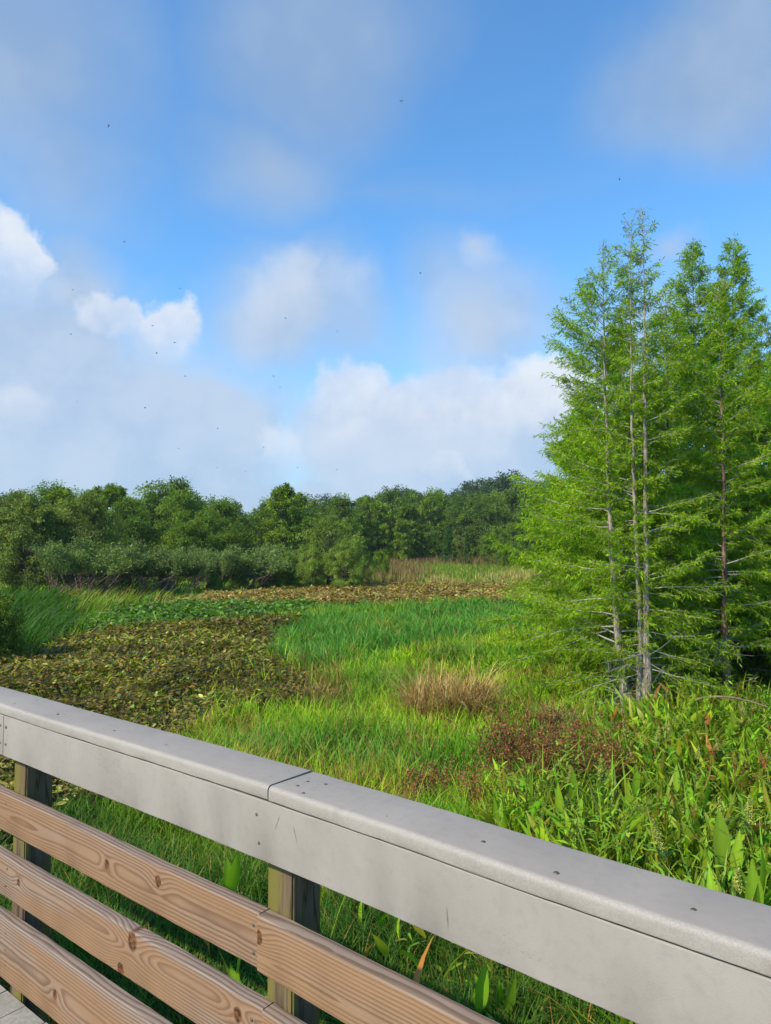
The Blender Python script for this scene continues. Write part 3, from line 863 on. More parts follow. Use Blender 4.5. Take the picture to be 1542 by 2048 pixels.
def cypress(label, seed, stems, crownR, c0, leafc, dens=1., bark=None, bare=.12, group=None, asym=None, rad=.11, leaf=1., top_u=.75, nb=24., pale=True, front=1.):
    """conifer of upright stems with feathery sprays; stems: list of world polylines base -> top"""
    rng = np.random.default_rng(seed)
    base = np.array(stems[0][0]); root = tag(empty('cypress_tree', base), label, 'tree', group)
    crown = Geo(); limbs = Geo()
    for si, S in enumerate(stems):
        S = np.array(S, float) - base
        # smooth the stem
        t = np.linspace(0, 1, 40); ts = np.linspace(0, 1, len(S)); C = np.stack([np.interp(t, ts, S[:, i]) for i in range(3)], 1)
        for _ in range(3): C[1:-1] = .25 * C[:-2] + .5 * C[1:-1] + .25 * C[2:]
        C[1:-1, :2] += rng.normal(0, .008, (38, 2))
        H = C[-1, 2]; z = C[:, 2]
        r0 = rad if np.isscalar(rad) else rad[si]
        r = r0 * (1 - .965 * (z / H) ** .75) + r0 * 1.05 * np.exp(-np.maximum(z, 0) / .4)
        tg = Geo(); V, Q = tube(C, r, 14, .13 * np.exp(-np.maximum(z, 0) / .8) + .02); tg.add(V, Q, (1, 1, 1)); 
        tg.build('trunk', bark or M_BARK, root, True)
        n = int((H - c0) * nb / max(1, len(stems) ** .6))
        zz = c0 + (H - .05 - c0) * np.linspace(0, 1, n) ** .92
        for zb in zz:
            u = (H - zb) / (H - c0)
            L = crownR * (u ** top_u) * rng.uniform(.62, 1.04) + .08
            a = rng.uniform(0, 2 * np.pi)
            if asym is not None: L *= 1 + asym[0] * math.cos(a - asym[1])
            if front < 1 and math.sin(a) < -.25: L *= 1 - (1 - front) * min(.92, (-math.sin(a) - .25) / .35)
            el = .95 - 1.05 * u ** .6 + rng.normal(0, .14)
            P0 = np.array([np.interp(zb, z, C[:, 0]), np.interp(zb, z, C[:, 1]), zb])
            m = max(4, int(L * 5) + 3)
            P = branch_pts(P0, (math.cos(a) * math.cos(el), math.sin(a) * math.cos(el), math.sin(el)), L, m, rng, .22 - .1 * u, .07)
            rb = .0035 + .0055 * L
            V, Q = tube(P, np.linspace(rb, .0028, m), 5); limbs.add(V, Q, (1, 1, 1) if pale else (.6, .5, .45))
            # side twigs, flat in the plane of the branch
            sp = []
            tk = max(3, int(L * 11)); lf = 1. if u > bare else .10 + .9 * (u / bare) ** 1.4
            for j in range(tk):
                f = (.14 + .86 * (j + rng.random()) / tk)
                q = f * (m - 1); i0 = min(int(q), m - 2); Pt = P[i0] + (P[i0 + 1] - P[i0]) * (q - i0); dB = unit(P[i0 + 1] - P[i0])
                side = np.cross(dB, (0, 0, 1.)) * (1 if j % 2 else -1)
                dt = unit(dB * .75 + side * rng.uniform(.4, 1.) + np.array([0, 0, rng.normal(.0, .28)]))
                lt = (.12 + .36 * L ** .6 * (1.1 - f)) * rng.uniform(.6, 1.25)
                e = Pt + dt * lt + np.array([0, 0, -.10 * lt])
                if lt > .16 or u < bare: V, Q = tube([Pt, Pt + dt * lt * .55, e], [.0032, .0024, .0016], 3); limbs.add(V, Q, (.9, .85, .8))
                ns = max(2, int(lt * 125 * dens * lf)) if lf > .15 else (1 if rng.random() < .5 else 0)
                if ns:
                    s = rng.random(ns); sp.append(np.concatenate([Pt + (e - Pt) * s[:, None], np.broadcast_to(dt, (ns, 3))], 1))
            ne = max(0, int(L * 60 * dens * lf)); 
            if ne:
                s = rng.uniform(.2, 1, ne) ** .7; qq = s * (m - 1); i0 = np.minimum(qq.astype(int), m - 2)
                sp.append(np.concatenate([P[i0] + (P[i0 + 1] - P[i0]) * (qq - i0)[:, None], unit(P[i0 + 1] - P[i0])], 1))
            if not sp: continue
            sp = np.concatenate(sp); k = len(sp)
            d = unit(sp[:, 3:] * .7 + rng.normal(0, .55, (k, 3)) + np.array([0, 0, -.12]))
            sd_ = unit(np.cross(d, rng.normal(0, 1, (k, 3)) + np.array([0, 0, .8])))
            ln = rng.uniform(.055, .125, k) * leaf; w = ln * rng.uniform(.12, .22, k)
            tone = rng.normal(1, .12) * (1 + .12 * (fbm(zb * 2., a * 2., seed) - .5))
            c = jit(rng, np.array(leafc) * tone, k, .2, .1)
            diamonds(crown, sp[:, :3] + rng.normal(0, .02, (k, 3)), d, sd_, ln, w, c, np.stack([0 * ln, 0 * ln, -ln * .18], 1))
    # bare dead twigs round the foot of the stem
    for zb in rng.uniform(.35, c0 + .4, 15):
        a = rng.uniform(0, 6.283); L = rng.uniform(.3, 1.2)
        P = branch_pts((np.interp(zb, z, C[:, 0]), np.interp(zb, z, C[:, 1]), zb), (math.cos(a), math.sin(a), rng.normal(-.05, .25)), L, 6, rng, -.1, .12)
        V, Q = tube(P, np.linspace(.0065, .0025, 6), 4); limbs.add(V, Q, (1, 1, 1))
        for _ in range(3):
            i = rng.integers(1, 5); e = P[i] + unit(rng.normal(0, 1, 3) * np.array([1, 1, .5]) + unit(P[5] - P[0])) * rng.uniform(.1, .4)
            V, Q = tube([P[i], e], [.004, .002], 3); limbs.add(V, Q, (1, 1, 1))
    limbs.build('branch', M_TWIG, root, True)
    crown.build('crown', M_CYP, root)
    return root


def stem(D, pts, zb=-.05):
    """a stem standing on the ground at distance D that passes the given sight lines"""
    out = []
    for i, (px, py) in enumerate(pts):
        p = at_d(px, py, D)
        if i == 0: p[2] = zb
        out.append(p)
    return out


CG = (.25, .37, .016)
cypress('tall cypress with the single pale leaning trunk, left of the twin stemmed one', 101,
        [stem(12.2, [(1258, 1432), (1236, 1280), (1224, 1120), (1216, 950), (1208, 700), (1206, 485)])], 2.05, .75, CG, .85, leaf=.85, asym=(.25, math.pi), rad=.072, front=.0, bare=.13, group='cypress stand')
cypress('tallest cypress with two grey stems joined at a flared foot', 102,
        [stem(12.0, [(1279, 1430), (1281, 1250), (1270, 1050), (1265, 900), (1262, 700), (1262, 436)]), stem(11.95, [(1293, 1430), (1293, 1250), (1291, 1000), (1289, 800), (1290, 620), (1283, 415)])],
        1.5, .9, CG, .85, leaf=.85, rad=(.054, .072), asym=(.1, 0.), front=.0, bare=.13, group='cypress stand')
cypress('cypress with one straight reddish brown trunk on the right of the stand', 103,
        [stem(12.8, [(1453, 1415), (1449, 1200), (1448, 1000), (1444, 800), (1441, 650), (1437, 560)])], 1.75, 1.1, (.24, .36, .018), 1., leaf=.9, bark=M_BARK_RED, rad=.068, front=.1, group='cypress stand', bare=.06)
cypress('cone shaped cypress with dense tip between the twin stems and the red trunk', 104,
        [stem(17., [(1392, 1330), (1390, 1000), (1389, 750), (1385, 500)])], 1.75, 1.2, (.22, .34, .02), .8, bark=M_BARK_DARK, rad=.065, group='cypress stand', bare=.02, leaf=1.1, top_u=.55, nb=24)
cypress('slender pointed cypress with dense green spire behind the red trunk', 105,
        [stem(17.5, [(1470, 1320), (1468, 1000), (1466, 750), (1466, 487)])], 1.8, 1.2, (.22, .34, .02), .8, bark=M_BARK_DARK, rad=.065, group='cypress stand', bare=.02, leaf=1.1, top_u=.6, nb=24)
cypress('lower grey green cypress at the right edge of the stand', 106,
        [stem(19., [(1540, 1310), (1538, 1000), (1536, 800), (1534, 632)])], 2.2, 1.2, (.19, .27, .035), .8, bark=M_BARK_DARK, rad=.065, group='cypress stand', bare=.04, leaf=1.3, nb=14)
cypress('stout trunked cypress standing just behind the leaning pale trunk', 107,
        [stem(14.6, [(1230, 1370), (1226, 1200), (1232, 1000), (1240, 800), (1247, 640)])], 2.2, 1.3, (.20, .32, .016), .8, bark=M_BARK_DARK, rad=.085, asym=(.35, math.pi), group='cypress stand', leaf=1.1)
cypress('cypress with a brown trunk half hidden behind the twin stems', 108,
        [stem(15., [(1350, 1360), (1340, 1150), (1336, 950), (1334, 800), (1332, 575)])], 1.7, 1.3, (.23, .34, .018), .8, bark=M_BARK_RED, rad=.065, group='cypress stand', leaf=1.1)
cypress('shorter cypress with wide lower boughs at the left rear of the stand', 109,
        [stem(16.5, [(1160, 1330), (1160, 1150), (1162, 1000), (1165, 780)])], 2.0, .5, (.25, .37, .016), 1., bark=M_BARK_DARK, rad=.055, group='cypress stand', leaf=1.15)
for i, (px, D, top) in enumerate(((1300, 20., 700), (1400, 21., 640), (1500, 16., 720), (1560, 14.2, 690), (1620, 17., 600), (1480, 23., 650), (1590, 22., 640), (1230, 21., 780))):
    cypress('shaded cypress deep inside the stand, hidden behind the front trunks', 120 + i,
            [stem(D, [(px, 1330), (px - 2, 1000), (px - 3, top)])], 2.1, 1.1, (.20, .31, .018), .75, bark=M_BARK_DARK, rad=.065, group='inner cypresses of the stand', leaf=1.35, nb=11)


def broad_tree(name, seed, H, W, cb, nl, leaf_n, leaf, pal, sag=.0, stems=1, lobe=(.16, .28), bark=None, conic=0.):
    """prototype leaf tree at the origin: trunk with limbs, crown of leaf clumps"""
    rng = np.random.default_rng(seed)
    root = empty(name, (0, 0, -500)); tr = Geo(); cr = Geo()
    th = rng.uniform(0, 6.28, nl); zz = cb + (H - cb) * (rng.random(nl) ** .8)
    f = (zz - cb) / (H - cb)
    wid = (1 - conic) * np.sqrt(np.clip(1 - (2 * (f - .38) / 1.25) ** 2, .05, 1)) + conic * (1.02 - f)
    rr = W / 2 * wid * np.sqrt(rng.uniform(.15, 1, nl))
    Lc = np.stack([rr * np.cos(th), rr * np.sin(th), zz * .97], 1)
    lr = W * rng.uniform(*lobe, nl) * (1 - .35 * f)
    for s in range(stems):
        a = rng.uniform(0, 6.28); top = np.array([math.cos(a) * W * .12 * (stems > 1), math.sin(a) * W * .12 * (stems > 1), H * .82])
        P = branch_pts((0, 0, -.1), unit(top + np.array([0, 0, .001])), H * .85, 9, rng, .0, .05)
        V, Q = tube(P, np.linspace(.022 * H / stems ** .5, .004 * H, 9), 7); tr.add(V, Q, (1, 1, 1))
        for i in range(nl):
            if i % stems != s: continue
            j = min(int(np.clip(Lc[i, 2] / H * .75, .1, .9) * 8), 7); p0 = P[j]; v = Lc[i] - p0
            Q0 = p0 + v * .5 + np.array([0, 0, -.05 * np.linalg.norm(v)]) + rng.normal(0, .03 * W, 3)
            V, Q = tube([p0, Q0, Lc[i]], [.008 * H, .005 * H, .0022 * H], 5); tr.add(V, Q, (1, 1, 1))
    per = int(leaf_n / nl)
    pal = np.array(pal)
    for i in range(nl):
        ns = 11; sub = unit(rng.normal(0, 1, (ns, 3)) + np.array([0, 0, .35])) * rng.uniform(.3, 1.3, (ns, 1)) * lr[i]
        sub[:, 2] *= rng.uniform(.55, 1.35)
        pick = rng.integers(0, ns, per)
        o = sub[pick] + rng.normal(0, .23, (per, 3)).clip(-.5, .5) * lr[i] * np.array([1, 1, .8])
        P = Lc[i] + o
        out = unit(o + rng.normal(0, .5, (per, 3)) * lr[i] + np.array([0, 0, -sag * lr[i]]))
        sd_ = unit(np.cross(out, rng.normal(0, .7, (per, 3)) + np.array([0, 0, 1.])))
        ln = leaf * rng.uniform(.6, 1.35, per)
        c0 = pal[rng.integers(0, len(pal))] * rng.normal(1, .1)
        tone = (1 + .18 * rng.normal(0, 1, ns))[pick]
        c = jit(rng, c0, per, .18, .07) * tone[:, None].clip(.5, 1.6)
        diamonds(cr, P, out, sd_, ln, ln * rng.uniform(.38, .62, per), np.clip(c, .004, .6), np.stack([0 * ln, 0 * ln, -ln * .25], 1))
    tr.build('trunk', bark or M_BARK_DARK, root, True); cr.build('crown', M_LEAF, root)
    root['H'] = H
    return root


OAK = [(.095, .155, .022), (.12, .185, .026), (.075, .13, .022)]
MAPLE = [(.16, .245, .024), (.21, .29, .03), (.125, .205, .024)]
WILLOW = [(.15, .195, .036), (.18, .22, .042), (.125, .17, .032)]
BLUE = [(.055, .095, .035), (.065, .105, .04)]
PROTO = {
    'oak_a': broad_tree('broadleaf_tree', 201, 10, 7.5, 1.6, 46, 20000, .26, OAK),
    'oak_b': broad_tree('broadleaf_tree', 202, 10, 6.2, 1.2, 42, 18000, .26, OAK + MAPLE[:1]),
    'maple_a': broad_tree('broadleaf_tree', 203, 10, 5.6, 1.0, 44, 20000, .26, MAPLE, lobe=(.13, .24), conic=.4),
    'maple_b': broad_tree('broadleaf_tree', 204, 10, 6.8, 1.2, 46, 20000, .25, MAPLE + OAK[:1]),
    'willow_a': broad_tree('willow_tree', 205, 10, 8.0, 1.0, 54, 30000, .22, WILLOW, .5, 3, (.11, .2)),
    'willow_b': broad_tree('willow_tree', 206, 10, 9.0, .6, 50, 30000, .22, WILLOW, .5, 3, (.12, .22)),
    'willow_c': broad_tree('willow_bush', 211, 10, 9.0, .5, 52, 30000, .2, [(.20, .275, .045), (.24, .31, .05), (.17, .24, .04)], .3, 3, (.12, .22)),
    'bush': broad_tree('leafy_bush', 207, 10, 12., .3, 60, 22000, .42, MAPLE + OAK[:1], .2, 4, (.14, .24)),
    'far_oak': broad_tree('oak_tree', 208, 10, 9.5, 3., 34, 12000, .3, BLUE, lobe=(.12, .22)),
    'cone': broad_tree('young_cypress', 209, 10, 4.6, .5, 60, 14000, .25, [(.065, .14, .022), (.055, .12, .02)], .2, 1, (.13, .2), conic=1.),
}
USED = set()
RNGT = np.random.default_rng(77)


def plant(kind, px, D, top=None, base=0., height=None, wide=1., label='', cat='tree', group=None, rz=None, lean=0.):
    """stand one tree on the ground at distance D under the sight line px, as tall as the sight line top"""
    p = at_d(px, 1085, D); H = height or (at_d(px, top, D)[2] - base)
    o = PROTO[kind]
    if kind in USED: o = copy_tree(o)
    USED.add(kind)
    s = H / o['H']
    o.location = (p[0], p[1], base - .05); o.scale = (s * wide, s * wide, s)
    o.rotation_euler = (0, lean, RNGT.uniform(0, 6.28) if rz is None else rz)
    tag(o, label, cat, group)
    return o


# the wood: rows of single trees, front row first
def wood():
    r = np.random.default_rng(91)
    front = lambda px: np.interp(px, [-400, 0, 250, 420, 560, 700, 800, 1400], [44, 46, 50, 56, 68, 92, 108, 112])
    sil = lambda px: np.interp(px, [-400, 0, 60, 110, 160, 210, 250, 300, 350, 400, 440, 490, 525, 560, 600, 640, 690, 740, 800, 850, 900, 930, 1000, 1100, 1700],
                               [985, 985, 984, 968, 972, 968, 985, 992, 968, 988, 994, 1002, 1006, 980, 992, 998, 1000, 990, 980, 980, 985, 990, 985, 985, 960])
    # (px, distance behind the front line, top offset, kind, width)
    rows = []
    px = -260.
    while px < 1180:
        D = front(px); px += 4.2 / D * F * r.uniform(.75, 1.25)
        rows.append((px, D + r.uniform(0, 3), r.uniform(40, 95), 'lo'))
    px = -280.
    while px < 1250:
        D = front(px) + 7; px += 3.9 / D * F * r.uniform(.75, 1.25)
        rows.append((px, D + r.uniform(0, 3), r.uniform(10, 42), 'mid'))
    px = -300.
    while px < 1700:
        D = front(px) + 15; px += 3.6 / D * F * r.uniform(.75, 1.3)
        rows.append((px, D + r.uniform(0, 4), r.uniform(-4, 18), 'hi'))
    px = -300.
    while px < 1700:
        D = front(px) + 25; px += 4.2 / D * F * r.uniform(.75, 1.3)
        rows.append((px, D + r.uniform(0, 5), r.uniform(2, 14), 'hi'))
    for (px, D, off, row) in rows:
        if row == 'lo' and 560 < px < 720: continue
        t = sil(px) + off
        pick = r.random()
        if px < 190 and row != 'hi': kind = 'willow_a' if pick < .6 else 'willow_b'
        elif 850 < px < 960 and row == 'lo': kind = 'willow_a' if pick < .6 else 'oak_b'
        elif row == 'lo': kind = ('oak_b', 'maple_a', 'maple_b', 'willow_b')[int(pick * 3.4)]
        else: kind = ('oak_a', 'oak_b', 'maple_a', 'maple_b')[int(pick * 4)]
        where = 'left' if px < 250 else 'shrub' if px < 560 else 'mid' if px < 760 else 'reed'
        wl = {'left': 'at the left end of the wood', 'shrub': 'behind the row of grey green shrubs', 'mid': 'behind the rounded willow bush', 'reed': 'behind the russet reeds and meadow'}[where]
        kl = {'willow_a': 'olive willow', 'willow_b': 'olive willow', 'oak_a': 'dark broadleaf tree', 'oak_b': 'dark broadleaf tree', 'maple_a': 'fresh green broadleaf tree', 'maple_b': 'fresh green broadleaf tree'}[kind]
        rl = {'lo': 'low front', 'mid': 'middle', 'hi': 'tall back'}[row]
        lab = f'{kl} in the {rl} row {wl}'
        plant(kind, px, D, t, wide=r.uniform(.9, 1.2), label=lab, group=lab + ' group')
    # oaks on the far rise
    for i, (px, top, D) in enumerate(((905, 992, 190), (940, 978, 195), (985, 966, 200), (1030, 962, 200), (1075, 972, 205), (1130, 975, 205), (650, 1000, 200), (790, 985, 190), (1200, 965, 205), (1290, 970, 205), (1400, 965, 205), (1520, 960, 205))):
        plant('far_oak', px, D, top, base=1., wide=1.25, label='distant blue green oak rising above the back of the wood', group='oaks on the far rise')


wood()
PL = plant
PL('maple_a', 566, 62, 972, wide=.95, label='bright green domed tree standing proud of the skyline', group=None)
PL('oak_a', 350, 64, 966, wide=1.1, label='dark flat topped tree breaking the skyline behind the shrubs', group=None)
PL('maple_b', 405, 52, 1035, wide=.9, label='yellow green tree lit among darker ones behind the shrubs', group=None)
PL('cone', 898, 96, 1058, wide=1.1, label='cone shaped young cypress at the far meadow edge, taller of two', cat='tree')
PL('cone', 934, 92, 1064, wide=.62, label='slim young cypress at the far meadow edge, smaller of two', cat='tree')
PL('maple_b', 992, 90, 1058, wide=1.0, label='small round bright tree at the far meadow edge by the cypress stand', cat='tree')
PL('willow_c', 655, 46, 1036, wide=.95, label='tall rounded light green willow bush at the edge of the russet reeds', cat='willow')
PL('willow_c', 690, 44, 1085, wide=.85, label='lower light green willow bush at the right foot of the tall one', cat='willow')
PL('willow_c', 622, 44.5, 1095, wide=.8, label='small light green willow bush at the left foot of the tall one', cat='willow')
PL('willow_c', 712, 47, 1078, wide=.7, label='narrow willow bush against the russet reeds', cat='willow')
PL('willow_a', 60, 41, 998, wide=1.0, label='broad olive willow nearest the sedge bed', cat='willow')
PL('willow_b', 160, 43, 1000, wide=1.0, label='olive willow beside the first grey green shrub', cat='willow')
PL('bush', -22, 17.5, 1186, wide=.7, label='dark leafy bush at the left edge of the sedge bed', cat='bush')
for i, (px, D, top, wd) in enumerate(((1130, 20, 1255, .8), (1360, 17, 1270, .8), (1420, 18.5, 1255, .9), (1500, 15.5, 1262, .8), (1545, 17, 1240, .9), (1310, 19, 1260, .8), (1250, 18, 1275, .8), (1600, 15, 1250, .9), (1200, 22, 1250, 1.))):
    PL('bush', px, D, top, wide=wd, label='shaded low bush under the cypress stand', cat='bush', group='understorey bushes of the cypress stand')
for i, (px, D, top) in enumerate(((540, 44, 1118), (575, 45, 1112), (480, 42, 1140), (430, 40, 1150), (760, 60, 1108), (800, 100, 1085), (250, 39, 1150), (330, 40, 1150), (1010, 84, 1098), (1050, 80, 1085))):
    PL('bush', px, D, top, wide=.6, label='low dark green bush at the foot of the wood', cat='bush', group='bushes at the foot of the wood')


def slant_shrub(seed, H, W):
    """multi-stemmed shrub with bare leaning stems and a wind-combed top"""
    rng = np.random.default_rng(seed); root = empty('slanting_shrub', (0, 0, -500)); st = Geo(); cr = Geo()
    for i in range(26):
        a = rng.uniform(0, 6.28); b = np.array([math.cos(a), math.sin(a), 0]) * rng.uniform(0, W * .28)
        d = np.array([math.cos(a) * .35 + .38 + rng.normal(0, .2), math.sin(a) * .4, 1.]); L = H * rng.uniform(.7, 1.1)
        P = branch_pts(b, d, L, 8, rng, -.35, .07)
        V, Q = tube(P, np.linspace(.03, .008, 8), 5); st.add(V, Q, (2.2, 1.9, 1.8))
        for k in range(12):
            j = rng.integers(4, 7) if k > 2 else 3; p = P[j]; dd = unit(P[j + 1] - P[j] + np.array([rng.normal(.55, .5), rng.normal(0, .6), rng.normal(.25, .25)])); l = rng.uniform(.3, .75)
            V, Q = tube([p, p + dd * l], [.009, .004], 3); st.add(V, Q, (1.3, 1.2, 1.1))
            m = 60; s = rng.uniform(.2, 1.15, m)
            pp = p + dd * l * s[:, None] + rng.normal(0, .10, (m, 3)); od = unit(dd + rng.normal(0, .5, (m, 3)))
            sd_ = unit(np.cross(od, rng.normal(0, .6, (m, 3)) + np.array([0, 0, 1.]))); ln = rng.uniform(.07, .17, m)
            c = jit(rng, np.array((.145, .205, .06)) * rng.normal(1, .14), m, .18, .06)
            up_ = pp[:, 2] > H * (.42 + .12 * rng.random(m))
            diamonds(cr, pp[up_], od[up_], sd_[up_], ln[up_], (ln * .42)[up_], c[up_])
    st.build('stem', M_BARK_DARK, root, True); cr.build('crown', M_LEAF, root); root['H'] = H
    return root


PROTO['slant_a'] = slant_shrub(301, 3.0, 3.4); PROTO['slant_b'] = slant_shrub(302, 3.0, 3.2)
SH = [(140, 38.5, 1080, 'a', 'greyish shrub with slanting bare stems beside the olive willows'), (205, 38, 1072, 'b', 'broad grey green shrub just right of the first slanting one'),
      (265, 39.5, 1088, 'a', None), (320, 39, 1076, 'b', None), (375, 40, 1088, 'a', None), (425, 41, 1090, 'b', None), (470, 42, 1098, 'a', None),
      (510, 42, 1096, 'b', 'grey green shrub at the end of the row, nearest the rounded willow'), (575, 47, 1090, 'a', 'thin brownish shrub with many bare twigs beside the rounded willow')]
for (px, D, top, k, lab) in SH:
    PL('slant_' + k, px - 22, D + RNGT.uniform(-1.5, 1.5), top + RNGT.uniform(-8, 10), wide=RNGT.uniform(.8, 1.1), label=lab or 'grey green shrub with dark slanting stems in the middle of the shrub row', cat='shrub', group='row of slanting shrubs', rz=RNGT.uniform(-.4, .4))


# ------------------------------------------------------------------ single plants and small things
def straw_clump(name, label, px, py, D, W, H, n, cols, seed, up=.6, cat='dead grass', fine=.008):
    rng = np.random.default_rng(seed); g = Geo(); p = at_d(px, py, D)
    a = rng.uniform(0, 6.28, n); r = np.sqrt(rng.random(n)) * W * .46 * (.7 + .6 * vnoise(a * 1.3, a * 0, seed))
    B = np.stack([r * np.cos(a), r * np.sin(a) * .8, np.zeros(n)], 1)
    c = np.concatenate([jit(rng, x, n // len(cols) + 1, .25, .08) for x in cols])[:n]; rng.shuffle(c)
    blades(g, B, a + rng.normal(0, 1.9, n), H * rng.uniform(.25, 1.2, n) * (.55 + .8 * vnoise(B[:, 0] * 4 + 9, B[:, 1] * 4, seed)), np.full(n, fine) * rng.uniform(.6, 1.3, n), rng.uniform(.1, 1.2, n) * W / H * up, rng.uniform(.1, .6, n), c, 4)
    o = g.build(name, M_DRY); o.location = (p[0], p[1], 0); tag(o, label, cat)
    return o


straw_clump('dead_grass_clump', 'large tan clump of dead arching grass in the green', 900, 1400, 12.1, 1.35, .98, 4200, [(.50, .34, .10), (.52, .38, .15), (.40, .25, .07), (.24, .14, .05)], 401)
straw_clump('dead_grass_clump', 'small straw tuft at the point of the brown hyacinth bed', 615, 1370, 13.4, 1.0, .5, 900, [(.36, .25, .08), (.28, .2, .07)], 402)
straw_clump('dead_grass_clump', 'pale straw tuft in front of the cypress trunks', 1120, 1390, 11.6, .7, .5, 700, [(.40, .30, .12), (.30, .22, .08)], 403)


def seed_weed(label, px, py, D, W, H, seed, n=70):
    """dock-like weed: wiry stems set with russet seed heads"""
    rng = np.random.default_rng(seed); p = at_d(px, py, D); g = Geo(); s = Geo()
    root = tag(empty('russet_weed', (p[0], p[1], 0)), label, 'weed', 'russet seeding weeds')
    for i in range(n):
        a = rng.uniform(0, 6.28); r = math.sqrt(rng.random()) * W * .42; b = np.array([r * math.cos(a), r * math.sin(a) * .8, 0])
        P = branch_pts(b, (math.cos(a) * .3 + rng.normal(0, .15), math.sin(a) * .3, 1), H * rng.uniform(.6, 1.12), 6, rng, -.1, .08)
        V, Q = tube(P, np.linspace(.005, .0025, 6), 4); s.add(V, Q, jit(rng, (.16, .08, .04), 1)[0])
        for k in range(5):
            j = rng.integers(2, 6); e = P[j] + unit(rng.normal(0, 1, 3) + np.array([0, 0, .6])) * rng.uniform(.08, .25)
            V, Q = tube([P[j], e], [.0028, .0018], 3); s.add(V, Q, jit(rng, (.17, .08, .04), 1)[0])
            m = 26; t = rng.random(m); pp = P[j] + (e - P[j]) * t[:, None] + rng.normal(0, .018, (m, 3))
            d = unit(rng.normal(0, 1, (m, 3))); sd_ = unit(np.cross(d, rng.normal(0, 1, (m, 3)))); ln = rng.uniform(.014, .034, m)
            c = jit(rng, (.26, .105, .04), m, .3, .12); gr = rng.random(m) < .22; c[gr] = jit(rng, (.08, .14, .03), int(gr.sum()))
            diamonds(g, pp, d, sd_, ln, ln * .6, c)
    s.build('stem', M_DRY, root); g.build('seed_head', M_DRY, root)


seed_weed('broad russet weed patch in front of the pale straw tuft', 1075, 1470, 9.1, 1.5, .82, 411, 120)
seed_weed('russet weed beside the glossy lance leaves', 1165, 1500, 8.5, 1.0, .7, 412, 70)
seed_weed('small low russet weed nearest the dead grass clump', 872, 1520, 8.2, .6, .42, 413, 24)
seed_weed('loose russet weed in the grass between the other two', 985, 1535, 7.9, .7, .46, 414, 24)
seed_weed('dark russet weed among the lance leaves below the fallen branch', 1475, 1540, 8.0, .6, .55, 415, 34)


def flower_plant(label, px, py, ztop, L, seed, lean=0.):
    rng = np.random.default_rng(seed); top = at_z(px, py, ztop)
    base = np.array([top[0] - lean * ztop, top[1] + .05, 0.])
    root = tag(empty('flowering_dock', base), label, 'flower', 'greenish dock flower spikes')
    T = top - base; P = np.array([T * t + np.array([rng.normal(0, .006), rng.normal(0, .006), 0]) for t in np.linspace(0, 1, 8)])
    g = Geo(); V, Q = tube(P, np.linspace(.006, .0022, 8), 5); g.add(V, Q, (.14, .15, .04)); g.build('stem', M_SPIKE, root)
    h = Geo(); u = unit(T)
    for k in range(30):
        f = k / 30; c = T - u * L * (1 - f) ; wv = .026 * (1 - f) + .005
        m = 22; a = rng.uniform(0, 6.28, m); o = np.stack([np.cos(a) * wv, np.sin(a) * wv, rng.normal(0, .008, m)], 1) * rng.uniform(.2, 1.1, (m, 1))
        d = unit(rng.normal(0, 1, (m, 3))); sd_ = unit(np.cross(d, rng.normal(0, 1, (m, 3)))); ln = rng.uniform(.007, .014, m)
        diamonds(h, c + o, d, sd_, ln, ln * .8, jit(rng, (.34, .38, .08), m, .22, .08))
    for b_ in range(3):
        j = T - u * L * rng.uniform(.75, 1.1); dd = unit(u + rng.normal(0, .35, 3)); m = 60; t = rng.random(m)
        d = unit(rng.normal(0, 1, (m, 3))); sd_ = unit(np.cross(d, rng.normal(0, 1, (m, 3)))); ln = rng.uniform(.007, .013, m)
        diamonds(h, j + dd * (t * L * .5)[:, None] + rng.normal(0, .009, (m, 3)), d, sd_, ln, ln * .8, jit(rng, (.32, .36, .07), m, .22, .08))
    h.build('flower_spike', M_SPIKE, root)
    lf = Geo(); n = 12; t = rng.uniform(.3, .8, n); a = rng.uniform(0, 6.28, n)
    lances(lf, T * t[:, None], np.stack([np.cos(a), np.sin(a), rng.uniform(.3, 1.2, n)], 1), np.tile([0, 0, 1.], (n, 1)), rng.uniform(.10, .2, n), rng.uniform(.02, .04, n), jit(rng, (.08, .165, .024), n), 4)
    lf.build('foliage', M_BROAD, root)


for i, (px, py, zt, L, ln, lab) in enumerate((
        (1305, 1640, .95, .22, -.35, 'leaning flower spike just left of the biggest bright leaf'),
        (1438, 1596, .95, .20, -.1, 'flower spike rising behind the tip of the biggest bright leaf'),
        (1497, 1592, .95, .22, -.1, 'flower spike right of the biggest bright leaf'),
        (1475, 1738, .95, .14, 0., 'bushy flower head nearest the grey rail'),
        (1203, 1508, .85, .22, .05, 'upright flower spike at the edge of the russet weed'),
        (1246, 1440, .85, .20, -.2, 'flower spike close below the cypress trunks'),
        (1430, 1472, .85, .18, -.3, 'leaning flower spike in the middle of the lance leaves'),
        (1484, 1402, .85, .18, -.2, 'flower spike at the end of the fallen branch'),
        (1318, 1452, .85, .2, .1, 'flower spike between the trunks and the big leaves'),
        (1398, 1495, .85, .12, .1, 'small flower spike above the big bright leaf'),
        (1142, 1536, .85, .14, .1, 'flower spike among the narrow leaves below the russet weed'))):
    flower_plant(lab, px, py, zt, L, 500 + i, ln)


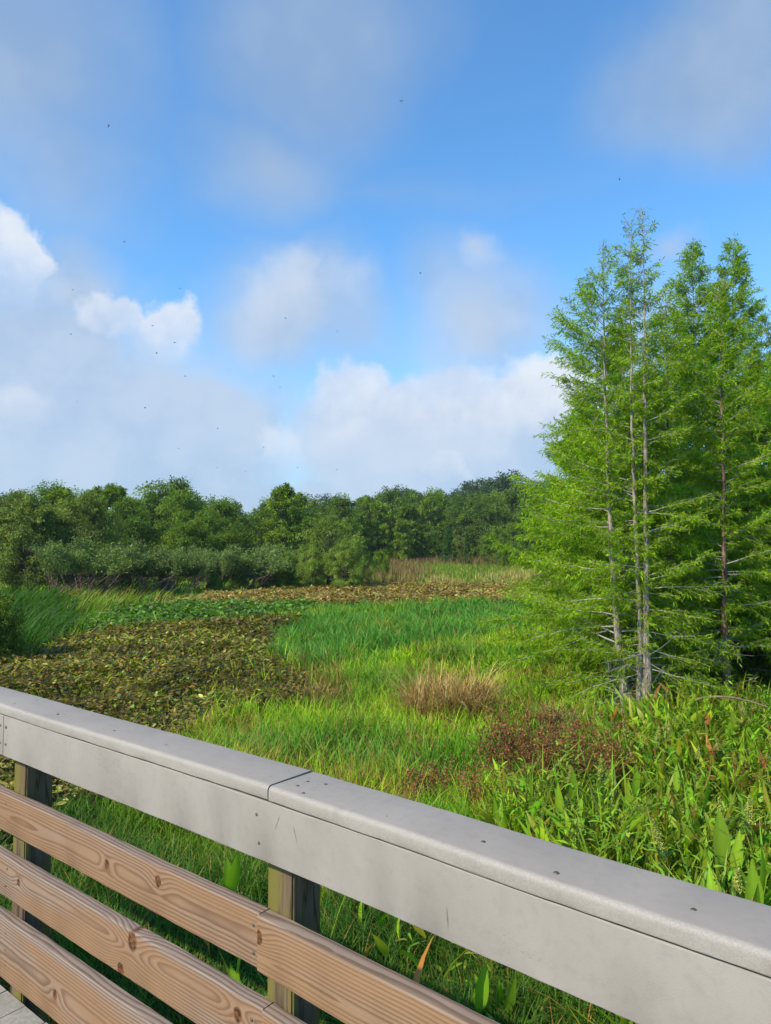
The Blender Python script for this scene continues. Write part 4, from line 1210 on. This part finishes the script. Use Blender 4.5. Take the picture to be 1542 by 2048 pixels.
def big_leaf_plant(label, tips, seed):
    """a few large oval leaves on stout stalks; tips: (px, py of leaf tip, tip height, length, width, side lean)"""
    rng = np.random.default_rng(seed); px, py, zt, L, W, sl = tips[0]
    b = at_z(px, py, zt); base = np.array([b[0], b[1] + .05, 0])
    root = tag(empty('broad_leaved_plant', base), label, 'plant', 'large leaved marsh plants')
    for (px, py, zt, L, W, sl) in tips:
        tip = at_z(px, py, zt) - base
        u = unit(np.array([sl, rng.normal(-.05, .1), 1.])); P = tip - u * L
        g = Geo(); V, Q = tube([np.array([P[0] * .3, P[1] * .3, 0]), P * np.array([.7, .7, .5]), P], [.008, .006, .0045], 5); g.add(V, Q, (.10, .17, .03))
        lances(g, P[None], u[None], np.array([[rng.normal(.1, .55), -1., rng.uniform(.0, .9)]]), np.array([L]), np.array([W]), jit(rng, (.19, .31, .02), 1, .1, .05), 10, np.array([.06]), .22, .72)
        g.build('leaf', M_BROAD, root)


big_leaf_plant('plant with one very large bright oval leaf among the lance leaves', [(1440, 1618, .95, .40, .145, 0.), (1480, 1660, .8, .34, .09, .15), (1400, 1690, .7, .3, .08, -.3)], 601)
big_leaf_plant('tight cluster of large leaves at the right end above the rail', [(1506, 1722, 1.0, .36, .12, 0.), (1530, 1690, 1.0, .40, .13, .1), (1560, 1700, .95, .4, .13, .2), (1488, 1740, .9, .40, .13, -.3), (1522, 1770, .9, .36, .11, .2)], 602)
big_leaf_plant('plant with three tall oval leaves below the russet weed', [(1147, 1536, .9, .34, .085, .0), (1115, 1565, .85, .33, .08, -.1), (1165, 1590, .7, .3, .07, .2)], 603)
big_leaf_plant('plant with a broad upright leaf between the rail and the flower spikes', [(1274, 1532, .85, .30, .085, .0), (1255, 1560, .75, .28, .07, -.2)], 604)
big_leaf_plant('plant with mid sized oval leaves near the middle of the lance leaves', [(1352, 1528, .85, .26, .07, .0), (1420, 1560, .85, .28, .07, .2), (1375, 1560, .75, .26, .06, -.2)], 605)
big_leaf_plant('broad leaf seen through the rails left of the middle post', [(478, 1706, .7, .34, .12, .25), (455, 1715, .65, .30, .10, -.1)], 606)
big_leaf_plant('broad leaf seen through the rails right of the middle post', [(972, 1925, .6, .30, .085, .15), (1035, 1950, .5, .28, .07, .3), (950, 1950, .5, .26, .07, -.4), (1000, 1960, .45, .26, .07, .0)], 607)


def fallen_branch():
    pts = [(1368, 1425, .10), (1378, 1408, .30), (1400, 1395, .42), (1440, 1393, .44), (1470, 1395, .42), (1500, 1402, .36), (1545, 1418, .2), (1600, 1430, .1)]
    P = np.array([at_d(px, py, 11.3 - .004 * (px - 1368)) for px, py, _ in pts]); base = np.array([P[0, 0], P[0, 1], 0.])
    P = P - base
    t = np.linspace(0, 1, 24); ts = np.linspace(0, 1, len(P)); C = np.stack([np.interp(t, ts, P[:, i]) for i in range(3)], 1)
    for _ in range(2): C[1:-1] = .25 * C[:-2] + .5 * C[1:-1] + .25 * C[2:]
    g = Geo(); V, Q = tube(C, np.linspace(.022, .010, 24), 8); g.add(V, Q, (.62, .47, .36))
    rng = np.random.default_rng(9)
    for i in (8, 13, 17, 20):
        d = unit(np.array([1, rng.normal(0, .4), rng.normal(0, .3)])); V, Q = tube(branch_pts(C[i], d, rng.uniform(.3, .7), 5, rng, -.2, .1), np.linspace(.007, .003, 5), 5); g.add(V, Q, (.62, .47, .36))
    o = g.build('fallen_branch', M_TWIG, None, True); o.location = tuple(base); tag(o, 'long bare branch arching over the plants right of the cypress trunks', 'branch')


fallen_branch()


def insects():
    g = Geo()
    V, Q = tube([(-.03, 0, 0), (-.012, 0, .001), (0, 0, .003), (.008, 0, .003), (.014, 0, .002)], [.0016, .002, .0042, .004, .0025], 6); g.add(V, Q, (.05, .05, .05))
    g0 = g.build('body', M_INSECT); w = Geo()
    for sx in (1, -1):
        for a in (.35, -.25):
            lances(w, np.array([[.002 - .006 * (a < 0), 0, .006]]), np.array([[a * .6, sx, .18]]), np.array([[0, 0, 1.]]), np.array([.033]), np.array([.009]), np.array([[.05, .05, .055]]), 4, np.array([0.]), .05)
    root = empty('flying_insect', (0, 0, -400)); g0.parent = root
    wg = w.build('wing', M_INSECT, root)
    spots = [(218, 252, 9, 'hi'), (803, 203, 10, 'hi'), (249, 484, 14, 'hi'), (841, 547, 13, 'hi'), (145, 580, 14, 'bank'), (360, 577, 16, 'bank'), (142, 669, 13, 'bank'), (305, 652, 12, 'bank'), (350, 686, 13, 'bank'),
             (313, 707, 11, 'bank'), (571, 637, 14, 'mid'), (674, 663, 16, 'mid'), (370, 753, 15, 'bank'), (547, 753, 15, 'mid'), (560, 775, 15, 'mid'), (155, 804, 16, 'bank'), (290, 816, 13, 'bank'),
             (435, 857, 15, 'low'), (357, 897, 16, 'low'), (434, 936, 16, 'low'), (491, 943, 17, 'low'), (595, 936, 17, 'low'), (660, 812, 17, 'mid'), (527, 895, 17, 'low'), (1239, 359, 15, 'one'), (674, 940, 17, 'low')]
    lab = {'hi': 'tiny dark flying insect against the open blue', 'bank': 'tiny dark flying insect in front of the grey cloud bank', 'mid': 'tiny dark flying insect before the hazy cloud in the middle of the sky',
           'low': 'tiny dark flying insect low above the treetops', 'one': 'tiny dark flying insect alone above the bare cypress tips'}
    r = np.random.default_rng(3)
    for i, (px, py, D, k) in enumerate(spots):
        o = root if i == 0 else copy_tree(root)
        o.location = tuple(at_d(px, py, D)); o.rotation_euler = (r.normal(0, .35), r.normal(0, .3), r.choice([0, math.pi]) + r.normal(0, .6))
        tag(o, lab[k], 'insect', {'hi': 'insects in the open blue', 'bank': 'insects before the cloud bank', 'mid': 'insects before the middle cloud', 'low': 'insects above the treetops', 'one': 'lone insect'}[k])


insects()


def haze():
    bm = bmesh.new(); bmesh.ops.create_cube(bm, size=1)
    me = bpy.data.meshes.new('haze'); bm.to_mesh(me); bm.free()
    m, nt, out = newmat('morning_haze'); v = nt.nodes.new('ShaderNodeVolumePrincipled')
    v.inputs['Color'].default_value = (.86, .92, 1., 1); v.inputs['Density'].default_value = .00022; v.inputs['Anisotropy'].default_value = .2
    nt.links.new(v.outputs[0], out.inputs['Volume'])
    me.materials.append(m); o = bpy.data.objects.new('haze', me); COL.objects.link(o)
    o.scale = (900, 900, 30); o.location = (0, 20, 13.2); tag(o, 'thin morning haze over the marsh', 'haze', kind='stuff')


haze()
for o in SC.objects:
    if 'H' in o: del o['H']
